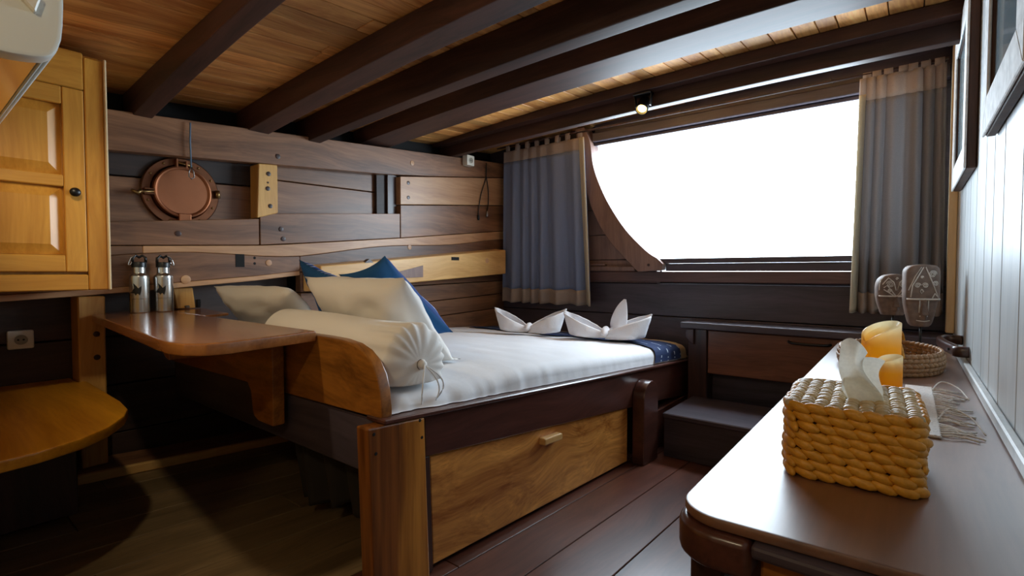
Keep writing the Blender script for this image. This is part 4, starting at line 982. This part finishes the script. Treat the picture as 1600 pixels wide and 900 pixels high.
# carved mask heads on rods
def mask(cx, cy, w, z0, z1, brow, yaw, label, kind):
    t = thing('carved_mask', (cx, cy, TZ), label, 'mask', 'carved masks on rods')
    A = Matrix.Translation((cx, cy, 0)) @ Matrix.Rotation(R(yaw), 4, 'Z'); H = z1 - z0; D = .026
    def half(v):
        if kind == 1: return w / 2 * min(1, (max(.0, 1 - abs((v - .60) / .40) ** 3.0)) ** .42 if v > .6 else (.62 + .38 * math.sin(v / .6 * math.pi / 2)))
        return w / 2 * ((max(0, 1 - ((v - .86) / .14) ** 2) ** .30) if v > .86 else (.60 + .40 * math.sin(min(1, v / .55) * math.pi / 2)) * (1 if v > .06 else .75 + .25 * (v / .06) ** .5))
    def front(s, v):
        a = s * math.pi / 2; hw = half(v); x = hw * math.sin(a); y = -D * math.cos(a) ** .6 if abs(s) < 1 else 0
        if v < brow:
            n_ = max(0, 1 - abs(x) / .014); vv = v / brow
            y += .009 * (1 - .7 * n_) * min(1, (brow - v) * 30)
            if .25 < vv: y -= .012 * n_ * (1 - .5 * vv)
        return x, y
    bm = bmesh.new(); nu, nv = 28, 40; g = []
    for j in range(nv + 1):
        v = j / nv; row = []
        for i in range(nu + 1):
            x, y = front(-1 + 2 * i / nu, v); row.append(bm.verts.new(A @ Vector((x, y, z0 + H * v))))
        g.append(row)
    back = [[bm.verts.new(A @ Vector((half(j / nv) * s, .018, z0 + H * j / nv))) for s in (-1, 1)] for j in range(nv + 1)]
    for j in range(nv):
        for i in range(nu): bm.faces.new((g[j][i], g[j][i + 1], g[j + 1][i + 1], g[j + 1][i]))
        bm.faces.new((g[j][0], g[j + 1][0], back[j + 1][0], back[j][0])); bm.faces.new((g[j][nu], back[j][1], back[j + 1][1], g[j + 1][nu])); bm.faces.new((back[j][0], back[j + 1][0], back[j + 1][1], back[j][1]))
    bm.faces.new([g[0][i] for i in range(nu, -1, -1)] + [back[0][0], back[0][1]]); bm.faces.new([g[nv][i] for i in range(nu + 1)] + [back[nv][1], back[nv][0]])
    hd = mk('mask_head', bm, M['mask_wood'], t, True)
    def S(x, v):
        hw = max(half(v), .004); s = max(-1, min(1, math.asin(max(-.999, min(.999, x / hw))) / (math.pi / 2))); xx, y = front(s, v); return A @ Vector((x, y - .0008, z0 + H * v))
    def line(pts, r=.0021, nm='carved_line'): mk(nm, tube([S(x, v) for x, v in pts], r, 6), M['mask_white'], hd, True)
    def spiral(x, v, rr, turns=2.2, sg=1, n=34): line([(x + sg * rr * (1 - .85 * k / n) * math.cos(2 * math.pi * turns * k / n), v + rr / H * (1 - .85 * k / n) * math.sin(2 * math.pi * turns * k / n)) for k in range(n + 1)], .0017, 'carved_spiral')
    hb_ = half(brow) * .96
    line([(-hb_ + 2 * hb_ * k / 12, brow) for k in range(13)], .0034, 'brow')
    top = .94
    if kind == 1:
        for s in (-1, 1):
            spiral(s * .020, .75, .013, 2.3, s); spiral(s * .022, brow + .13, .007, 1.6, -s)
            line([(s * .004, brow + .02), (s * .030, .72), (s * .040, .66)]); line([(s * .010, brow + .02), (s * .040, .62)])
            line([(s * .002, .60), (s * .010, .80), (s * .026, .90), (s * .044, .74)])
        spiral(0, .88, .005, 1.2)
        line([(half(.6 + .38 * math.sin(R(a))) * .93 * math.cos(R(a)) if False else half(.60 + .36 * k / 10) * .93, .60 + .36 * k / 10) for k in range(11) for a in (0,)]); line([(-half(.60 + .36 * k / 10) * .93, .60 + .36 * k / 10) for k in range(11)])
    else:
        line([(-.006, .95), (-.036, .66), (-.040, brow + .03)]); line([(.000, .95), (.020, .72), (.042, brow + .03)])
        line([(-.012, .95), (-.030, .80), (-.046, .58)])
        spiral(.022, .84, .0125, 2.4, 1); spiral(.032, .69, .009, 1.8, -1); spiral(-.022, .66, .009, 1.9, 1); spiral(.000, .66, .0095, 1.9, -1); spiral(-.010, .79, .0045, 1.2)
        line([(-.010, .60), (-.005, .565), (-.010, .53), (-.015, .565), (-.010, .60)]); line([(.022, brow + .02), (.030, brow + .09), (.044, brow + .02)])
        line([(-.020 + .04 * k / 6, .10 - .012 * math.sin(math.pi * k / 6)) for k in range(7)]); line([(-.012, .17), (.012, .17)], .0026)
        for s in (-1, 1): line([(s * .013, brow - .02), (s * .013, .22)], .0022)
    for s in (-1, 1):
        x0 = s * w * .24
    ns = bmesh.new(); zb_, zt_ = z0 + H * brow * .42, z0 + H * brow * .98
    bmn = hexa([A @ Vector(q) for q in ((-.011, -D - .010, zb_), (.011, -D - .010, zb_), (.011, -D + .012, zb_), (-.011, -D + .012, zb_), (-.006, -D + .002, zt_), (.006, -D + .002, zt_), (.006, -D + .012, zt_), (-.006, -D + .012, zt_))], .003, 2); ns.free()
    mk('nose', bmn, M['mask_wood'], hd)
    mk('rod', tube([A @ Vector((0, 0, TZ + .014)), A @ Vector((0, 0, z0 + .015))], .0038, 10), M['black'], t, True)
    mk('stand', prism([A @ Vector(q) for q in ((-.04, -.03, TZ + .0005), (.04, -.03, TZ + .0005), (.04, .03, TZ + .0005), (-.04, .03, TZ + .0005))], (0, 0, .015), .002), M['dark_z'], t)
mask(-.045, 2.40, .112, .636, .793, .46, 22, 'round-topped carved mask on a rod, half hidden behind the taller mask', 1)
mask(.036, 2.30, .104, .606, .828, .44, 22, 'tall carved mask with white spirals on a rod near the white wall', 2)

# wooden grab handle on the white wall
gh = thing('grab_handle', (XR, 2.13, .55), 'curved dark wood grab handle on the white wall above the side table', 'handle')
path = smooth_line([(XR - .002, 2.29, .566), (XR - .045, 2.295, .566), (XR - .062, 2.25, .564), (XR - .052, 2.16, .560), (XR - .036, 2.09, .557), (XR - .030, 2.045, .556), (XR - .002, 2.04, .556)], 5)
bm = bmesh.new(); prev = None
for i, p in enumerate(path):
    p = Vector(p); d = Vector(path[min(i + 1, len(path) - 1)]) - Vector(path[max(i - 1, 0)]); d.normalize(); s = d.cross(Vector((0, 0, 1))).normalized()
    hw, hh = .010, .016
    rg = [bm.verts.new(p + s * a * hw + Vector((0, 0, b * hh))) for a, b in ((-1, -.6), (-.6, -1), (.6, -1), (1, -.6), (1, .6), (.6, 1), (-.6, 1), (-1, .6))]
    if prev:
        for k in range(8): bm.faces.new((prev[k], prev[(k + 1) % 8], rg[(k + 1) % 8], rg[k]))
    else: bm.faces.new(rg[::-1])
    prev = rg
bm.faces.new(prev)
mk('grip', bm, M['dark_y'], gh, True)
plug(gh, (XR - .0475, 2.085, .557), (-1, -.2, 0), .004, M['black_hole'], 'screw_hole')

# picture frames on the white wall
def picture(y0, y1, z0, z1, d, fw, label):
    t = thing('picture_frame', (XR, (y0 + y1) / 2, z0), label, 'picture frame', 'carved picture frames on the white wall')
    xf = XR - d
    def bar(pts): mk('frame_side', prism([(xf + .006, a, b) for a, b in pts], (d - .007, 0, 0), .003), M['frame_brown'], t); return mk('frame_face', prism([(xf, a, b) for a, b in pts], (.0055, 0, 0), .002), M['frame_white'], t)
    bar([(y0, z0), (y1, z0), (y1 - fw, z0 + fw), (y0 + fw, z0 + fw)]); bar([(y0, z1), (y0 + fw, z1 - fw), (y1 - fw, z1 - fw), (y1, z1)])
    bar([(y0, z0), (y0 + fw, z0 + fw), (y0 + fw, z1 - fw), (y0, z1)]); bar([(y1, z0), (y1, z1), (y1 - fw, z1 - fw), (y1 - fw, z0 + fw)])
    mk('picture', boxm(xf + .012, xf + .016, y0 + fw - .004, y1 - fw + .004, z0 + fw - .004, z1 - fw + .004, 0), plain('pale_picture', (150, 170, 178), .15, coat=.4, var=.1, bscale=3), t)
picture(1.995, 2.55, 1.106, 1.655, .030, .075, 'far white carved picture frame on the wall near the curtain')
picture(1.045, 1.576, 1.108, 1.565, .026, .075, 'near white carved picture frame on the wall, closest to the viewer')
